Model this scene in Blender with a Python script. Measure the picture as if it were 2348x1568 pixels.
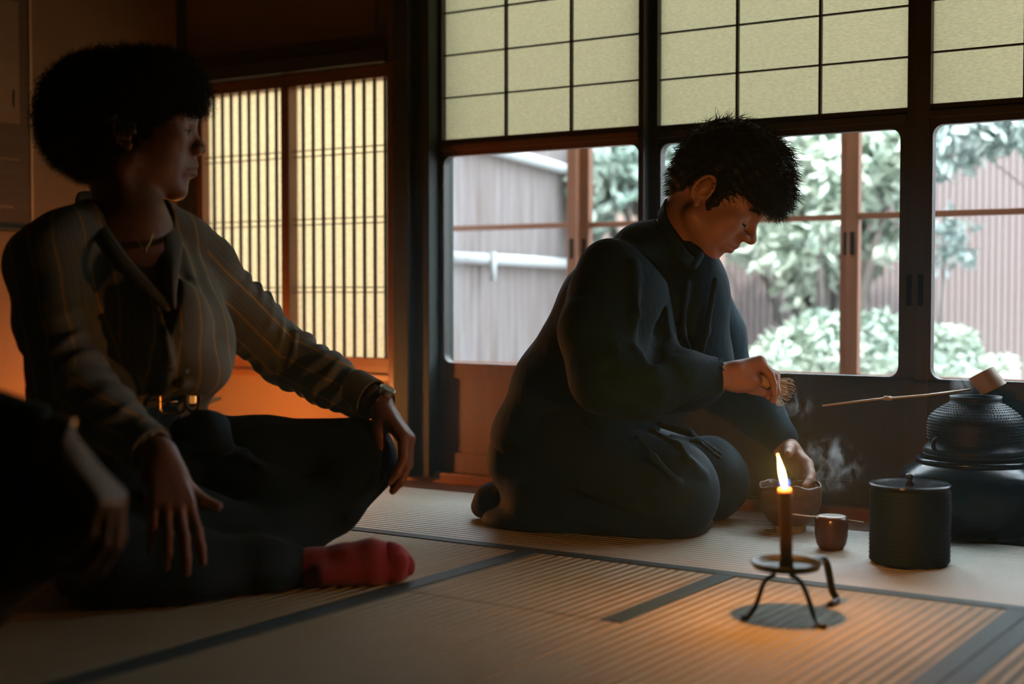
import bpy, bmesh, math, random
import numpy as np
from mathutils import Vector, Matrix
random.seed(7); RNG = np.random.default_rng(11)
for o in list(bpy.data.objects): bpy.data.objects.remove(o)
S = bpy.context.scene
COL = S.collection

# ------------------------------------------------------------------ camera
FPX, HOR, CAMH = 3219.0, 114.0, 0.46
YAW = math.radians(33.4); PITCH = math.atan(HOR/FPX)
cam = bpy.data.cameras.new('camera'); camo = bpy.data.objects.new('camera', cam); COL.objects.link(camo)
cam.sensor_width = 36.0; cam.lens = FPX/2348*36.0
camo.location = (0, 0, CAMH); camo.rotation_euler = (math.pi/2-PITCH, 0, YAW)
cam.clip_start = 0.05; cam.clip_end = 100
cam.dof.use_dof = True; cam.dof.focus_distance = 2.72; cam.dof.aperture_fstop = 2.2
S.camera = camo
# ------------------------------------------------------------------ view and light
S.view_settings.view_transform = 'Standard'; S.view_settings.look = 'None'
S.view_settings.gamma = 1.0; S.view_settings.use_curve_mapping = False
S.view_settings.exposure = 0.0
S.cycles.use_denoising = True
S.cycles.max_bounces = 8; S.cycles.diffuse_bounces = 4; S.cycles.glossy_bounces = 3
S.cycles.transparent_max_bounces = 16; S.cycles.sample_clamp_indirect = 3.0
S.cycles.caustics_reflective = False; S.cycles.caustics_refractive = False
W = bpy.data.worlds.new('sky'); S.world = W; W.use_nodes = True
bg = W.node_tree.nodes['Background']; bg.inputs[1].default_value = 1.0      # bright thin overcast, brighter overhead
_g = W.node_tree.nodes.new('ShaderNodeTexCoord'); _s = W.node_tree.nodes.new('ShaderNodeSeparateXYZ'); _r = W.node_tree.nodes.new('ShaderNodeValToRGB')
W.node_tree.links.new(_g.outputs['Generated'], _s.inputs[0]); W.node_tree.links.new(_s.outputs['Z'], _r.inputs[0]); W.node_tree.links.new(_r.outputs[0], bg.inputs[0])
_r.color_ramp.elements[0].position = 0.0; _r.color_ramp.elements[0].color = (3.6, 4.0, 4.35, 1); _r.color_ramp.elements[1].position = .75; _r.color_ramp.elements[1].color = (9.6, 11.3, 12.6, 1)
sun = bpy.data.lights.new('sun', 'SUN'); sun.energy = 6.5; sun.angle = math.radians(3); sun.color = (1, .97, .9)
suno = bpy.data.objects.new('sun', sun); COL.objects.link(suno)
suno.rotation_euler = (math.radians(33), math.radians(12), 0)   # high over the house, shining on the garden

CY, SY = math.cos(YAW), math.sin(YAW)
def V2W(r, f, z=0.0): return Vector((r*CY - f*SY, r*SY + f*CY, z))
def P(u, v, f):
    """view-frame point (right, forward, up) at horizontal distance f that the photograph shows at u, v"""
    a = (u-1174)/FPX; b = (784-v)/FPX
    fw = math.cos(PITCH) + b*math.sin(PITCH); up = -math.sin(PITCH) + b*math.cos(PITCH)
    t = f/fw
    return np.array([a*t, f, CAMH+up*t])
def PW(u, v, f):
    p = P(u, v, f); return V2W(p[0], p[1], p[2])

# ------------------------------------------------------------------ object helpers
def tag(o, label=None, cat=None, group=None, kind=None):
    if label: o['label'] = label
    if cat: o['category'] = cat
    if group: o['group'] = group
    if kind: o['kind'] = kind
    return o
def empty(name, loc=(0,0,0), rz=0.0):
    o = bpy.data.objects.new(name, None); COL.objects.link(o); o.location = loc; o.rotation_euler = (0,0,rz)
    o.empty_display_size = .05
    return o
def link(name, me, mat=None, parent=None, smooth=False, loc=None, rz=None):
    o = bpy.data.objects.new(name, me); COL.objects.link(o)
    if mat is not None: me.materials.append(mat)
    if smooth: me.polygons.foreach_set('use_smooth', [True]*len(me.polygons))
    if parent: o.parent = parent
    if loc is not None: o.location = loc
    if rz is not None: o.rotation_euler = (0,0,rz)
    return o
class MB:
    def __init__(s): s.v = []; s.f = []
    def add(s, vs, fs):
        n = len(s.v); s.v += [tuple(map(float, p)) for p in vs]; s.f += [tuple(i+n for i in f) for f in fs]; return s
    def box(s, x0, x1, y0, y1, z0, z1, b=0.0):
        if b <= 0:
            vs = [(x,y,z) for z in (z0,z1) for y in (y0,y1) for x in (x0,x1)]
            return s.add(vs, [(0,2,3,1),(4,5,7,6),(0,1,5,4),(2,6,7,3),(0,4,6,2),(1,3,7,5)])
        bm = bmesh.new(); bmesh.ops.create_cube(bm, size=1)
        for v in bm.verts: v.co = Vector(((x0+x1)/2+v.co.x*(x1-x0), (y0+y1)/2+v.co.y*(y1-y0), (z0+z1)/2+v.co.z*(z1-z0)))
        bmesh.ops.bevel(bm, geom=bm.edges[:]+bm.verts[:], offset=b, segments=2, affect='EDGES', profile=.6)
        bm.verts.index_update()
        s.add([v.co for v in bm.verts], [[v.index for v in f.verts] for f in bm.faces]); bm.free(); return s
    def tube(s, pts, rad, n=10, cap=True, flat=1.0):
        pts = [np.array(p, float) for p in pts]; m = len(pts)
        if not hasattr(rad, '__len__'): rad = [rad]*m
        t0 = pts[1]-pts[0]; t0 /= np.linalg.norm(t0)
        ref = np.array([0,0,1.]) if abs(t0[2]) < .9 else np.array([1.,0,0])
        nrm = np.cross(t0, ref); nrm /= np.linalg.norm(nrm)
        vs = []
        for i in range(m):
            t = pts[min(i+1,m-1)]-pts[max(i-1,0)]; t = t/(np.linalg.norm(t)+1e-12)
            nrm = nrm - t*np.dot(nrm,t); nrm /= np.linalg.norm(nrm)+1e-12
            b = np.cross(t, nrm)
            for k in range(n):
                a = 2*math.pi*k/n
                vs.append(pts[i] + rad[i]*(math.cos(a)*nrm + flat*math.sin(a)*b))
        fs = [(i*n+k, i*n+(k+1)%n, (i+1)*n+(k+1)%n, (i+1)*n+k) for i in range(m-1) for k in range(n)]
        if cap: fs += [tuple(range(n))[::-1], tuple((m-1)*n+k for k in range(n))]
        return s.add(vs, fs)
    def lathe(s, prof, n=48, c=(0,0,0), wob=None):
        vs = []
        for j,(r,z) in enumerate(prof):
            for k in range(n):
                a = 2*math.pi*k/n; rr, zz = (r, z) if wob is None else wob(r, z, a, j)
                vs.append((c[0]+rr*math.cos(a), c[1]+rr*math.sin(a), c[2]+zz))
        m = len(prof)
        fs = [(i*n+k, i*n+(k+1)%n, (i+1)*n+(k+1)%n, (i+1)*n+k) for i in range(m-1) for k in range(n)]
        if prof[0][0] > 1e-6: fs.append(tuple(range(n))[::-1])
        if prof[-1][0] > 1e-6 and (len(prof) < 3 or True): fs.append(tuple((m-1)*n+k for k in range(n)))
        return s.add(vs, fs)
    def prism(s, poly, y0, y1):
        """polygon in x,z swept along y"""
        n = len(poly)
        vs = [(x,y0,z) for x,z in poly]+[(x,y1,z) for x,z in poly]
        fs = [tuple(range(n)), tuple(range(n,2*n))[::-1]] + [(i,i+n,(i+1)%n+n,(i+1)%n) for i in range(n)]
        return s.add(vs, fs)
    def mesh(s, name):
        me = bpy.data.meshes.new(name); me.from_pydata(s.v, [], s.f); me.update()
        bm = bmesh.new(); bm.from_mesh(me); bmesh.ops.recalc_face_normals(bm, faces=bm.faces[:]); bm.to_mesh(me); bm.free()
        return me
    def build(s, name, mat=None, parent=None, smooth=False, loc=None, rz=None):
        o = link(name, s.mesh(name), mat, parent, smooth, loc, rz)
        if smooth == 'auto':
            try: o.data.set_sharp_from_angle(angle=math.radians(38))
            except Exception: pass
        return o
def box(name, b, mat, parent=None, bev=0.0, **k): return MB().box(*b, b=bev).build(name, mat, parent, **k)

# ------------------------------------------------------------------ materials
def material(name, color=(.5,.5,.5), rough=.6, spec=.5, metal=0.0, noise=None, bump=None, emit=None, estr=0, subs=0, coat=0, trans=None, sheen=0):
    m = bpy.data.materials.new(name); m.use_nodes = True; nt = m.node_tree; N = nt.nodes; L = nt.links
    b = N['Principled BSDF']; b.inputs['Base Color'].default_value = (*color, 1)
    b.inputs['Roughness'].default_value = rough; b.inputs['Specular IOR Level'].default_value = spec; b.inputs['Metallic'].default_value = metal
    b.inputs['Coat Weight'].default_value = coat; b.inputs['Sheen Weight'].default_value = sheen
    if subs: b.inputs['Subsurface Weight'].default_value = subs; b.inputs['Subsurface Radius'].default_value = (.012,.005,.003); b.inputs['Subsurface Scale'].default_value = 1
    tc = N.new('ShaderNodeTexCoord')
    if noise:   # (scale xyz, amount, second colour)
        mp = N.new('ShaderNodeMapping'); mp.inputs['Scale'].default_value = noise[0]; L.new(tc.outputs['Object'], mp.inputs[0])
        nz = N.new('ShaderNodeTexNoise'); nz.inputs['Scale'].default_value = 1; nz.inputs['Detail'].default_value = 5; L.new(mp.outputs[0], nz.inputs[0])
        rp = N.new('ShaderNodeValToRGB'); rp.color_ramp.elements[0].position = .5-noise[1]; rp.color_ramp.elements[1].position = .5+noise[1]
        rp.color_ramp.elements[0].color = (*color,1); rp.color_ramp.elements[1].color = (*noise[2],1)
        L.new(nz.outputs[0], rp.inputs[0]); L.new(rp.outputs[0], b.inputs['Base Color'])
    if bump:    # (scale xyz, strength, distance)
        mp = N.new('ShaderNodeMapping'); mp.inputs['Scale'].default_value = bump[0]; L.new(tc.outputs['Object'], mp.inputs[0])
        nz = N.new('ShaderNodeTexNoise'); nz.inputs['Scale'].default_value = 1; nz.inputs['Detail'].default_value = 4; L.new(mp.outputs[0], nz.inputs[0])
        bp = N.new('ShaderNodeBump'); bp.inputs['Strength'].default_value = bump[1]; bp.inputs['Distance'].default_value = bump[2]
        L.new(nz.outputs[0], bp.inputs['Height']); L.new(bp.outputs[0], b.inputs['Normal'])
    if emit: b.inputs['Emission Color'].default_value = (*emit,1); b.inputs['Emission Strength'].default_value = estr
    return m
def wood(name, c0, c1, rough=.4, axis='z', sc=60, spec=.5):
    k = {'x': (3, sc, sc), 'z': (sc, sc, 3), 'y': (sc, 3, sc)}[axis]
    return material(name, c0, rough, spec, noise=(k, .25, c1), bump=(k, .15, .002))
M = {}
M['post'] = wood('dark_post_wood', (.030,.040,.036), (.042,.050,.045), .6, 'z', 60, .25)
M['dark'] = wood('dark_stained_wood', (.034,.030,.025), (.050,.040,.032), .45)
M['darkx'] = wood('dark_stained_rail', (.034,.030,.025), (.050,.040,.032), .45, 'x')
M['red'] = wood('red_brown_wood', (.16,.06,.025), (.24,.10,.04), .35)
M['redx'] = wood('red_brown_rail', (.16,.06,.025), (.24,.10,.04), .35, 'x')
M['koshi_shaded'] = wood('shaded_door_panel_wood', (.028,.030,.026), (.038,.040,.034), .6)  # panels right of the first door: same wood with shade in its colour
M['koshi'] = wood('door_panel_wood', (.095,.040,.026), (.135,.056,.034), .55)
M['outer'] = wood('outer_frame_wood', (.17,.062,.026), (.25,.095,.04), .5)
M['outerx'] = wood('outer_rail_wood', (.17,.062,.026), (.25,.095,.04), .5, 'x')
M['board'] = wood('floor_board', (.09,.045,.028), (.14,.07,.04), .5, 'x')
M['clay'] = material('clay_wall', (.26,.155,.09), .9, .2, noise=((9,9,9), .3, (.22,.13,.075)), bump=((260,260,260), .25, .002))
M['clay_up'] = material('upper_clay_wall', (.24,.21,.20), .9, .2, noise=((9,9,9), .3, (.21,.185,.17)), bump=((260,260,260), .25, .002))
M['ceil'] = wood('ceiling_board', (.05,.032,.02), (.07,.045,.03), .7, 'y')
M['heri'] = material('tatami_edge_cloth', (.028,.055,.062), .65, .3, bump=((900,900,900), .3, .001))
M['lacquer'] = material('black_lacquer', (.006,.012,.014), .16, .5)
M['iron'] = material('cast_iron', (.008,.020,.026), .5, .3, bump=((200,200,200), .25, .001))
M['bronze'] = material('dark_bronze', (.005,.016,.022), .22, .5)
M['blackclay'] = material('black_glazed_clay', (.004,.012,.017), .65, .2, bump=((60,60,60), .2, .002))
M['brownglaze'] = material('brown_glaze', (.085,.028,.014), .22, .6, noise=((40,40,20), .3, (.05,.018,.01)))
M['bamboo'] = material('bamboo', (.50,.36,.16), .35, .5, noise=((200,200,20), .3, (.42,.28,.12)))
M['bambood'] = material('ladle_bamboo', (.34,.22,.13), .45, .4, noise=((60,60,300), .3, (.28,.18,.10)))
M['thread'] = material('black_thread', (.01,.01,.01), .6)
M['wax'] = material('wax', (.32,.12,.05), .5, .4, subs=.3)
M['wroughtiron'] = material('wrought_iron', (.014,.016,.016), .38, .5, metal=.4)
M['skin_m'] = material('skin_warm', (.33,.17,.115), .52, .4, subs=.12, bump=((450,450,450), .1, .0006))
M['skin_w'] = material('skin_brown', (.15,.075,.05), .5, .4, subs=.1, bump=((450,450,450), .1, .0006))
M['skin_p'] = material('skin_guest', (.07,.04,.027), .55, .4, subs=.1)
M['lip'] = material('lip', (.30,.10,.075), .45)
M['hair'] = material('black_hair', (.004,.007,.008), .6, .2)
M['hairw'] = material('afro_hair', (.004,.008,.008), .8, .1)
M['robe'] = material('black_cotton', (.003,.021,.031), .8, .15, sheen=.012, bump=((60,60,14), .35, .006))
M['trou_m'] = material('dark_green_trousers', (.004,.021,.030), .75, .2, sheen=.02, bump=((40,40,16), .35, .006))
M['trou_w'] = material('navy_trousers', (.003,.012,.018), .8, .15, sheen=.02, bump=((40,40,16), .3, .006))
M['belt'] = material('black_leather', (.01,.01,.01), .3)
M['gold'] = material('gold', (.85,.55,.22), .2, .5, metal=1)
M['silver'] = material('silver', (.5,.5,.48), .25, .5, metal=1)
M['sock'] = material('red_sock', (.19,.018,.024), .85, .2, sheen=.2, bump=((500,500,500), .4, .001))
M['sockd'] = material('dark_red_sock', (.16,.013,.02), .85, .2, bump=((500,500,500), .4, .001))
M['sockm'] = material('dark_tabi', (.006,.018,.026), .8, .15)
M['scrollcloth'] = material('scroll_brocade', (.10,.065,.045), .8, .2, noise=((3,3,60), .2, (.13,.085,.055)))
M['scrollpaper'] = material('scroll_paper', (.27,.175,.105), .8, .2, noise=((3,5,40), .3, (.23,.15,.09)))
M['ink'] = material('ink', (.01,.01,.01), .7)
M['concrete'] = material('pale_ground', (.62,.60,.56), .9, .2, noise=((3,3,3), .3, (.5,.47,.42)))
M['veranda'] = wood('veranda_board', (.10,.055,.035), (.14,.075,.045), .5, 'x')

def paper(name, col, trans=.6, grain=300):
    m = bpy.data.materials.new(name); m.use_nodes = True; nt = m.node_tree; N = nt.nodes; L = nt.links
    for n in list(N): N.remove(n)
    out = N.new('ShaderNodeOutputMaterial'); mix = N.new('ShaderNodeMixShader'); mix.inputs[0].default_value = trans
    d = N.new('ShaderNodeBsdfDiffuse'); t = N.new('ShaderNodeBsdfTranslucent')
    tc = N.new('ShaderNodeTexCoord'); mp = N.new('ShaderNodeMapping'); mp.inputs['Scale'].default_value = (grain*.35, grain, grain*1.2)
    nz = N.new('ShaderNodeTexNoise'); nz.inputs['Scale'].default_value = 1; nz.inputs['Detail'].default_value = 3
    rp = N.new('ShaderNodeValToRGB'); rp.color_ramp.elements[0].position = .3; rp.color_ramp.elements[1].position = .75
    rp.color_ramp.elements[0].color = (*[c*.80 for c in col],1); rp.color_ramp.elements[1].color = (*[min(1,c*1.12) for c in col],1)
    L.new(tc.outputs['Object'], mp.inputs[0]); L.new(mp.outputs[0], nz.inputs[0]); L.new(nz.outputs[0], rp.inputs[0])
    L.new(rp.outputs[0], d.inputs[0]); L.new(rp.outputs[0], t.inputs[0])
    L.new(d.outputs[0], mix.inputs[1]); L.new(t.outputs[0], mix.inputs[2]); L.new(mix.outputs[0], out.inputs[0])
    return m
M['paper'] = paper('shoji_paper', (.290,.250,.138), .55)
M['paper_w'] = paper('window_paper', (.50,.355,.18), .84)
def glass(name, refl=.05):
    m = bpy.data.materials.new(name); m.use_nodes = True; nt = m.node_tree; N = nt.nodes; L = nt.links
    for n in list(N): N.remove(n)
    out = N.new('ShaderNodeOutputMaterial'); mix = N.new('ShaderNodeMixShader')
    t = N.new('ShaderNodeBsdfTransparent'); t.inputs[0].default_value = (.97,.98,.98,1)
    g = N.new('ShaderNodeBsdfGlossy'); g.inputs['Roughness'].default_value = .02
    lw = N.new('ShaderNodeLayerWeight'); pw = N.new('ShaderNodeMath'); pw.operation = 'POWER'; pw.inputs[1].default_value = 5; L.new(lw.outputs['Facing'], pw.inputs[0])
    ma = N.new('ShaderNodeMath'); ma.operation = 'MULTIPLY_ADD'; ma.inputs[1].default_value = .9; ma.inputs[2].default_value = .02; L.new(pw.outputs[0], ma.inputs[0])
    L.new(ma.outputs[0], mix.inputs[0]); L.new(t.outputs[0], mix.inputs[1]); L.new(g.outputs[0], mix.inputs[2]); L.new(mix.outputs[0], out.inputs[0])
    return m
M['glass'] = glass('window_glass')

def tatami(name, axis, c=(.31,.285,.20), period=.018, gloss=False):
    """woven rush with raised ribs running along the given axis"""
    m = bpy.data.materials.new(name); m.use_nodes = True; nt = m.node_tree; N = nt.nodes; L = nt.links
    b = N['Principled BSDF']; b.inputs['Roughness'].default_value = .40 if gloss else .62; b.inputs['Specular IOR Level'].default_value = 1.0 if gloss else .25
    geo = N.new('ShaderNodeTexCoord'); sep = N.new('ShaderNodeSeparateXYZ'); L.new(geo.outputs['Object'], sep.inputs[0])
    cr = sep.outputs['Y' if axis == 'x' else 'X']; al = sep.outputs['X' if axis == 'x' else 'Y']
    mu = N.new('ShaderNodeMath'); mu.operation = 'MULTIPLY'; mu.inputs[1].default_value = 2*math.pi/period; L.new(cr, mu.inputs[0])
    sn = N.new('ShaderNodeMath'); sn.operation = 'SINE'; L.new(mu.outputs[0], sn.inputs[0])
    mp = N.new('ShaderNodeMapping'); L.new(geo.outputs['Object'], mp.inputs[0])
    mp.inputs['Scale'].default_value = (500, 60, 1) if axis == 'x' else (60, 500, 1)
    nz = N.new('ShaderNodeTexNoise'); nz.inputs['Scale'].default_value = 1; nz.inputs['Detail'].default_value = 3; L.new(mp.outputs[0], nz.inputs[0])
    mp2 = N.new('ShaderNodeMapping'); L.new(geo.outputs['Object'], mp2.inputs[0]); mp2.inputs['Scale'].default_value = (5,5,1)
    nz2 = N.new('ShaderNodeTexNoise'); nz2.inputs['Scale'].default_value = 1; nz2.inputs['Detail'].default_value = 4; L.new(mp2.outputs[0], nz2.inputs[0])
    rp = N.new('ShaderNodeValToRGB'); rp.color_ramp.elements[0].position = .3; rp.color_ramp.elements[1].position = .8
    rp.color_ramp.elements[0].color = (c[0]*.82,c[1]*.8,c[2]*.72,1); rp.color_ramp.elements[1].color = (*c,1)
    ad = N.new('ShaderNodeMath'); ad.operation = 'ADD'; L.new(nz.outputs[0], ad.inputs[0])
    m3 = N.new('ShaderNodeMath'); m3.operation = 'MULTIPLY_ADD'; m3.inputs[1].default_value = .8; m3.inputs[2].default_value = -.35; L.new(nz2.outputs[0], m3.inputs[0]); L.new(m3.outputs[0], ad.inputs[1])
    L.new(ad.outputs[0], rp.inputs[0]); L.new(rp.outputs[0], b.inputs['Base Color'])
    h = N.new('ShaderNodeMath'); h.operation = 'MULTIPLY_ADD'; h.inputs[1].default_value = .5; L.new(nz.outputs[0], h.inputs[0]); L.new(sn.outputs[0], h.inputs[2])
    bp = N.new('ShaderNodeBump'); bp.inputs['Strength'].default_value = 1; bp.inputs['Distance'].default_value = .0019 if gloss else .0020
    L.new(h.outputs[0], bp.inputs['Height']); L.new(bp.outputs[0], b.inputs['Normal'])
    return m
M['tat_x'] = tatami('tatami_rush_along', 'x', gloss=True, c=(.47,.455,.38)); M['tat_y'] = tatami('tatami_rush_across', 'y')  # rush by the doors paler, the rest darker: daylight falloff put into the colours

def emis(name, col, strength, add_transparent=False):
    m = bpy.data.materials.new(name); m.use_nodes = True; nt = m.node_tree; N = nt.nodes; L = nt.links
    for n in list(N): N.remove(n)
    out = N.new('ShaderNodeOutputMaterial'); e = N.new('ShaderNodeEmission'); e.inputs[0].default_value = (*col,1); e.inputs[1].default_value = strength
    if add_transparent:
        a = N.new('ShaderNodeAddShader'); t = N.new('ShaderNodeBsdfTransparent'); L.new(e.outputs[0], a.inputs[0]); L.new(t.outputs[0], a.inputs[1]); L.new(a.outputs[0], out.inputs[0])
    else: L.new(e.outputs[0], out.inputs[0])
    return m
# ================================================================== the room
WY = 2.83            # plane of the sliding doors and of the slatted window
LX = -2.99           # left wall
def struct(o): o['kind'] = 'structure'; return o
struct(box('floor', (-4.2, 2.4, -1.8, 3.62, -.14, -.055), M['board']))
def mat_piece(x0, x1, y0, y1, axis, heri, label):
    t = tag(empty('tatami_mat', ((x0+x1)/2, (y0+y1)/2, -.055)), label, 'tatami mat', 'tatami mats covering the floor')
    cx, cy = (x0+x1)/2, (y0+y1)/2; g = .0012
    a = [x0-cx+g, x1-cx-g, y0-cy+g, y1-cy-g]
    box('rush_surface', (*a, 0, .055), M['tat_'+axis], t, bev=.002)
    for side, w in heri:
        h = {'left': (a[0]-.0004, a[0]+w, a[2], a[3]), 'right': (a[1]-w, a[1]+.0004, a[2], a[3]), 'front': (a[0], a[1], a[2]-.0004, a[2]+w)}[side]
        box('edge_cloth', (*h, .001, .0562), M['heri'], t, bev=.0008)
    return t
mat_piece(LX, 1.4, 2.084, 2.622, 'x', [('front', .030)], 'long tatami mat under the kneeling man, ribs parallel to the sliding doors')
mat_piece(LX, -1.32, -.2, 2.084, 'y', [('right', .037)], 'tatami mat under the cross-legged woman, with dark blue edge cloth along its side')
mat_piece(-1.32, -.941, 1.705, 2.084, 'y', [('right', .034)], 'small square tatami mat with a short dark edge strip, in front of the kneeling man')
mat_piece(-1.32, -.941, -.2, 1.705, 'y', [], 'plain tatami mat without edge cloth, in front of the small square one')
mat_piece(-.941, -.480, -.2, 2.084, 'y', [('right', .031)], 'tatami mat under the iron candle stand, lit orange by the flame')
mat_piece(-.480, 1.4, -.2, 2.084, 'y', [('left', .032)], 'tatami mat at the lower right corner, beyond the wide double edge cloth')
mat_piece(-4.2, 2.4, -1.8, -.2, 'x', [], 'tatami mat on the near side of the room')
# the sill boards under the doors
struct(box('trim_1', (LX, 2.4, 2.624, 2.80, -.055, -.012), M['board'], bev=.003))
sill = struct(box('trim_2', (LX, 2.4, 2.802, 2.90, -.055, .012), M['redx'], bev=.003))
# walls
wl = struct(box('wall_left', (LX-.08, LX, -1.8, 2.90, -.055, 2.3), M['clay']))
wb = MB(); wb.box(LX, -2.19, WY+.005, WY+.06, -.055, .235); wb.box(LX, -2.93, WY+.005, WY+.06, .235, 1.07)
wb.box(LX, -2.19, WY+.005, WY+.06, 1.07, 2.3)
wbo = struct(wb.build('wall_back', M['clay'])); 
struct(box('wall_right', (2.4, 2.48, -1.8, 3.62, -.055, 2.3), M['clay_up']))
struct(box('wall_front', (-4.2, 2.48, -1.88, -1.8, -.055, 2.3), M['clay_up']))
struct(box('ceiling', (-4.2, 2.48, -1.88, 2.92, 2.3, 2.36), M['ceil']))
struct(box('trim_3', (LX, LX+.018, WY-.02, WY+.005, 0, 2.3), M['post'], bev=.002))        # corner strip
struct(box('trim_4', (LX+.018, -2.925, WY-.012, WY+.05, 0, 1.04), M['dark'], bev=.003))   # post left of window
struct(box('trim_5', (LX, -2.225, WY-.045, WY+.05, 1.04, 1.078), M['darkx'], bev=.003))   # lintel
struct(box('trim_6', (LX+.065, -2.225, WY-.02, WY+.05, .232, .25), M['redx'], bev=.002))  # window sill
struct(box('trim_7', (-2.225, -2.176, WY-.03, WY+.06, 0, 2.3), M['red'], bev=.004))        # red post
struct(box('trim_8', (-2.176, -2.128, WY-.07, WY+.06, 0, 2.3), M['post'], bev=.004))       # main post
struct(box('trim_9', (-2.128, -2.082, WY-.045, WY+.06, 0, 2.3), M['post'], bev=.003))      # door jamb
struct(box('trim_10', (-2.082, 2.4, WY-.03, WY+.07, 1.80, 1.86), M['darkx'], bev=.003))    # door head
struct(box('wall_beside_doors', (-.29, 2.4, WY-.01, WY+.06, -.055, 1.9), M['clay_up']))
struct(box('wall_above_doors', (-2.128, 2.4, WY, WY+.06, 1.86, 2.3), M['clay_up']))
# slatted paper window
wn = struct(empty('window_1', (-2.575, WY, .25)))
def wbx(name, x0, x1, z0, z1, m, y0=-.006, y1=.03, par=wn, b=.0015): return box(name, (x0+2.575, x1+2.575, y0, y1, z0-.25, z1-.25), m, par, bev=b)
fr = wbx('frame', -2.925, -2.905, .25, 1.04, M['red'])
for a in ((-2.905,-2.225,1.008,1.04,M['redx']), (-2.905,-2.225,.25,.291,M['redx'])): wbx('rail', *a)
wbx('center_stile', -2.602, -2.574, .291, 1.008, M['red'], -.012)
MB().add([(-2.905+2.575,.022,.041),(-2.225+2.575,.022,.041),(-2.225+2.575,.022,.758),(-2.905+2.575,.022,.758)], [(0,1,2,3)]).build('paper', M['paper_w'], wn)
for x0, x1, n in ((-2.905,-2.602,9), (-2.574,-2.225,10)):
    for i in range(1, n):
        x = x0+(x1-x0)*i/n
        wbx('slat', x-.0030, x+.0030, .291, 1.008, M['dark'], .004, .012, b=0)
for z in (.822,.838,.640,.655,.460,.473):
    wbx('cross_bar', -2.905, -2.225, z-.0014, z+.0014, M['dark'], .013, .016, b=0)
# sliding doors: paper lattice above, glass with rounded corners, board below
def fillet(mb, cx, cz, sx, sz, r, y0, y1):
    pts = [(cx, cz)] + [(cx+sx*(r-r*math.cos(a)), cz+sz*(r-r*math.sin(a))) for a in [math.pi/2*i/6 for i in range(7)]]
    mb.prism(pts, y0, y1)
DOORS = [(-2.082, -1.507, 0), (-1.518, -.886, .028), (-.886, -.29, 0)]
def door(i, x0, x1, dy):
    d = struct(empty('door_%d' % (i+1), (x0, WY+dy, .012))); w = x1-x0; y0, y1 = -.004, .022; Z = .012
    lw = .010 if i == 0 else (.028 if dy else .033); rw = .014 if i == 0 else (.026 if dy else .028)
    gl, gr = lw+.004, w-rw
    if i == 0: gr = w-.014
    if i == 1: lw = .031; gl = .039; rw = .028; gr = w-.042
    if i == 2: lw = .028; gl = .033
    MB().box(0, lw, y0, y1, 0, 1.79, b=.0015).build('stile', M['dark'], d)
    MB().box(w-rw, w, y0, y1, 0, 1.79, b=.0015).build('stile', M['dark'], d)
    # bottom rails and wainscot
    MB().box(lw, w-rw, y0, y1, 0, .050, b=.0015).box(lw, w-rw, y0, y1, .235, .273, b=.0015).build('lower_rail', M['koshi' if i == 0 else 'koshi_shaded'], d)
    MB().box(lw, w-rw, .004, .014, .050, .235).build('wainscot', M['koshi' if i == 0 else 'koshi_shaded'], d)
    # rail between glass and lattice, stepped
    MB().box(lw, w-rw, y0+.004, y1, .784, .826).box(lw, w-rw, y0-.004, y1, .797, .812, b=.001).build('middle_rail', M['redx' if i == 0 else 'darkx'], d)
    MB().box(lw, w-rw, y0, y1, 1.74, 1.79).build('top_rail', M['darkx'], d)
    f = MB(); yy0, yy1 = y0+.002, y1-.002; r = .022
    f.box(lw, gl, yy0, yy1, .273, .784).box(gr, w-rw, yy0, yy1, .273, .784)
    for cx, sx in ((gl, 1), (gr, -1)):
        for cz, sz in ((.273, 1), (.784, -1)): fillet(f, cx, cz, sx, sz, r, yy0, yy1)
    f.build('glass_surround', M['dark'], d)
    MB().box(gl-.003, gr+.003, .008, .011, .270, .787).build('glass_pane', M['glass'], d)
    MB().add([(lw,.014,.826),(w-rw,.014,.826),(w-rw,.014,1.74),(lw,.014,1.74)], [(0,1,2,3)]).build('paper', M['paper'], d)
    k = MB(); n = 3
    for j in range(1, n): x = lw+(w-rw-lw)*j/n; k.box(x-.0028, x+.0028, .004, .0135, .826, 1.74)
    z = .826+.104
    while z < 1.73: k.box(lw, w-rw, .006, .0137, z-.0018, z+.0018); z += .1045
    k.build('lattice', M['dark'], d)
    if i in (1, 2):
        x = w-rw+.008 if i == 1 else .012
        MB().box(x-.006, x+.006, y0-.001, y0+.003, .42, .485, b=.002).build('finger_pull', M['lacquer'], d)
for i, a in enumerate(DOORS): door(i, *a)
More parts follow.
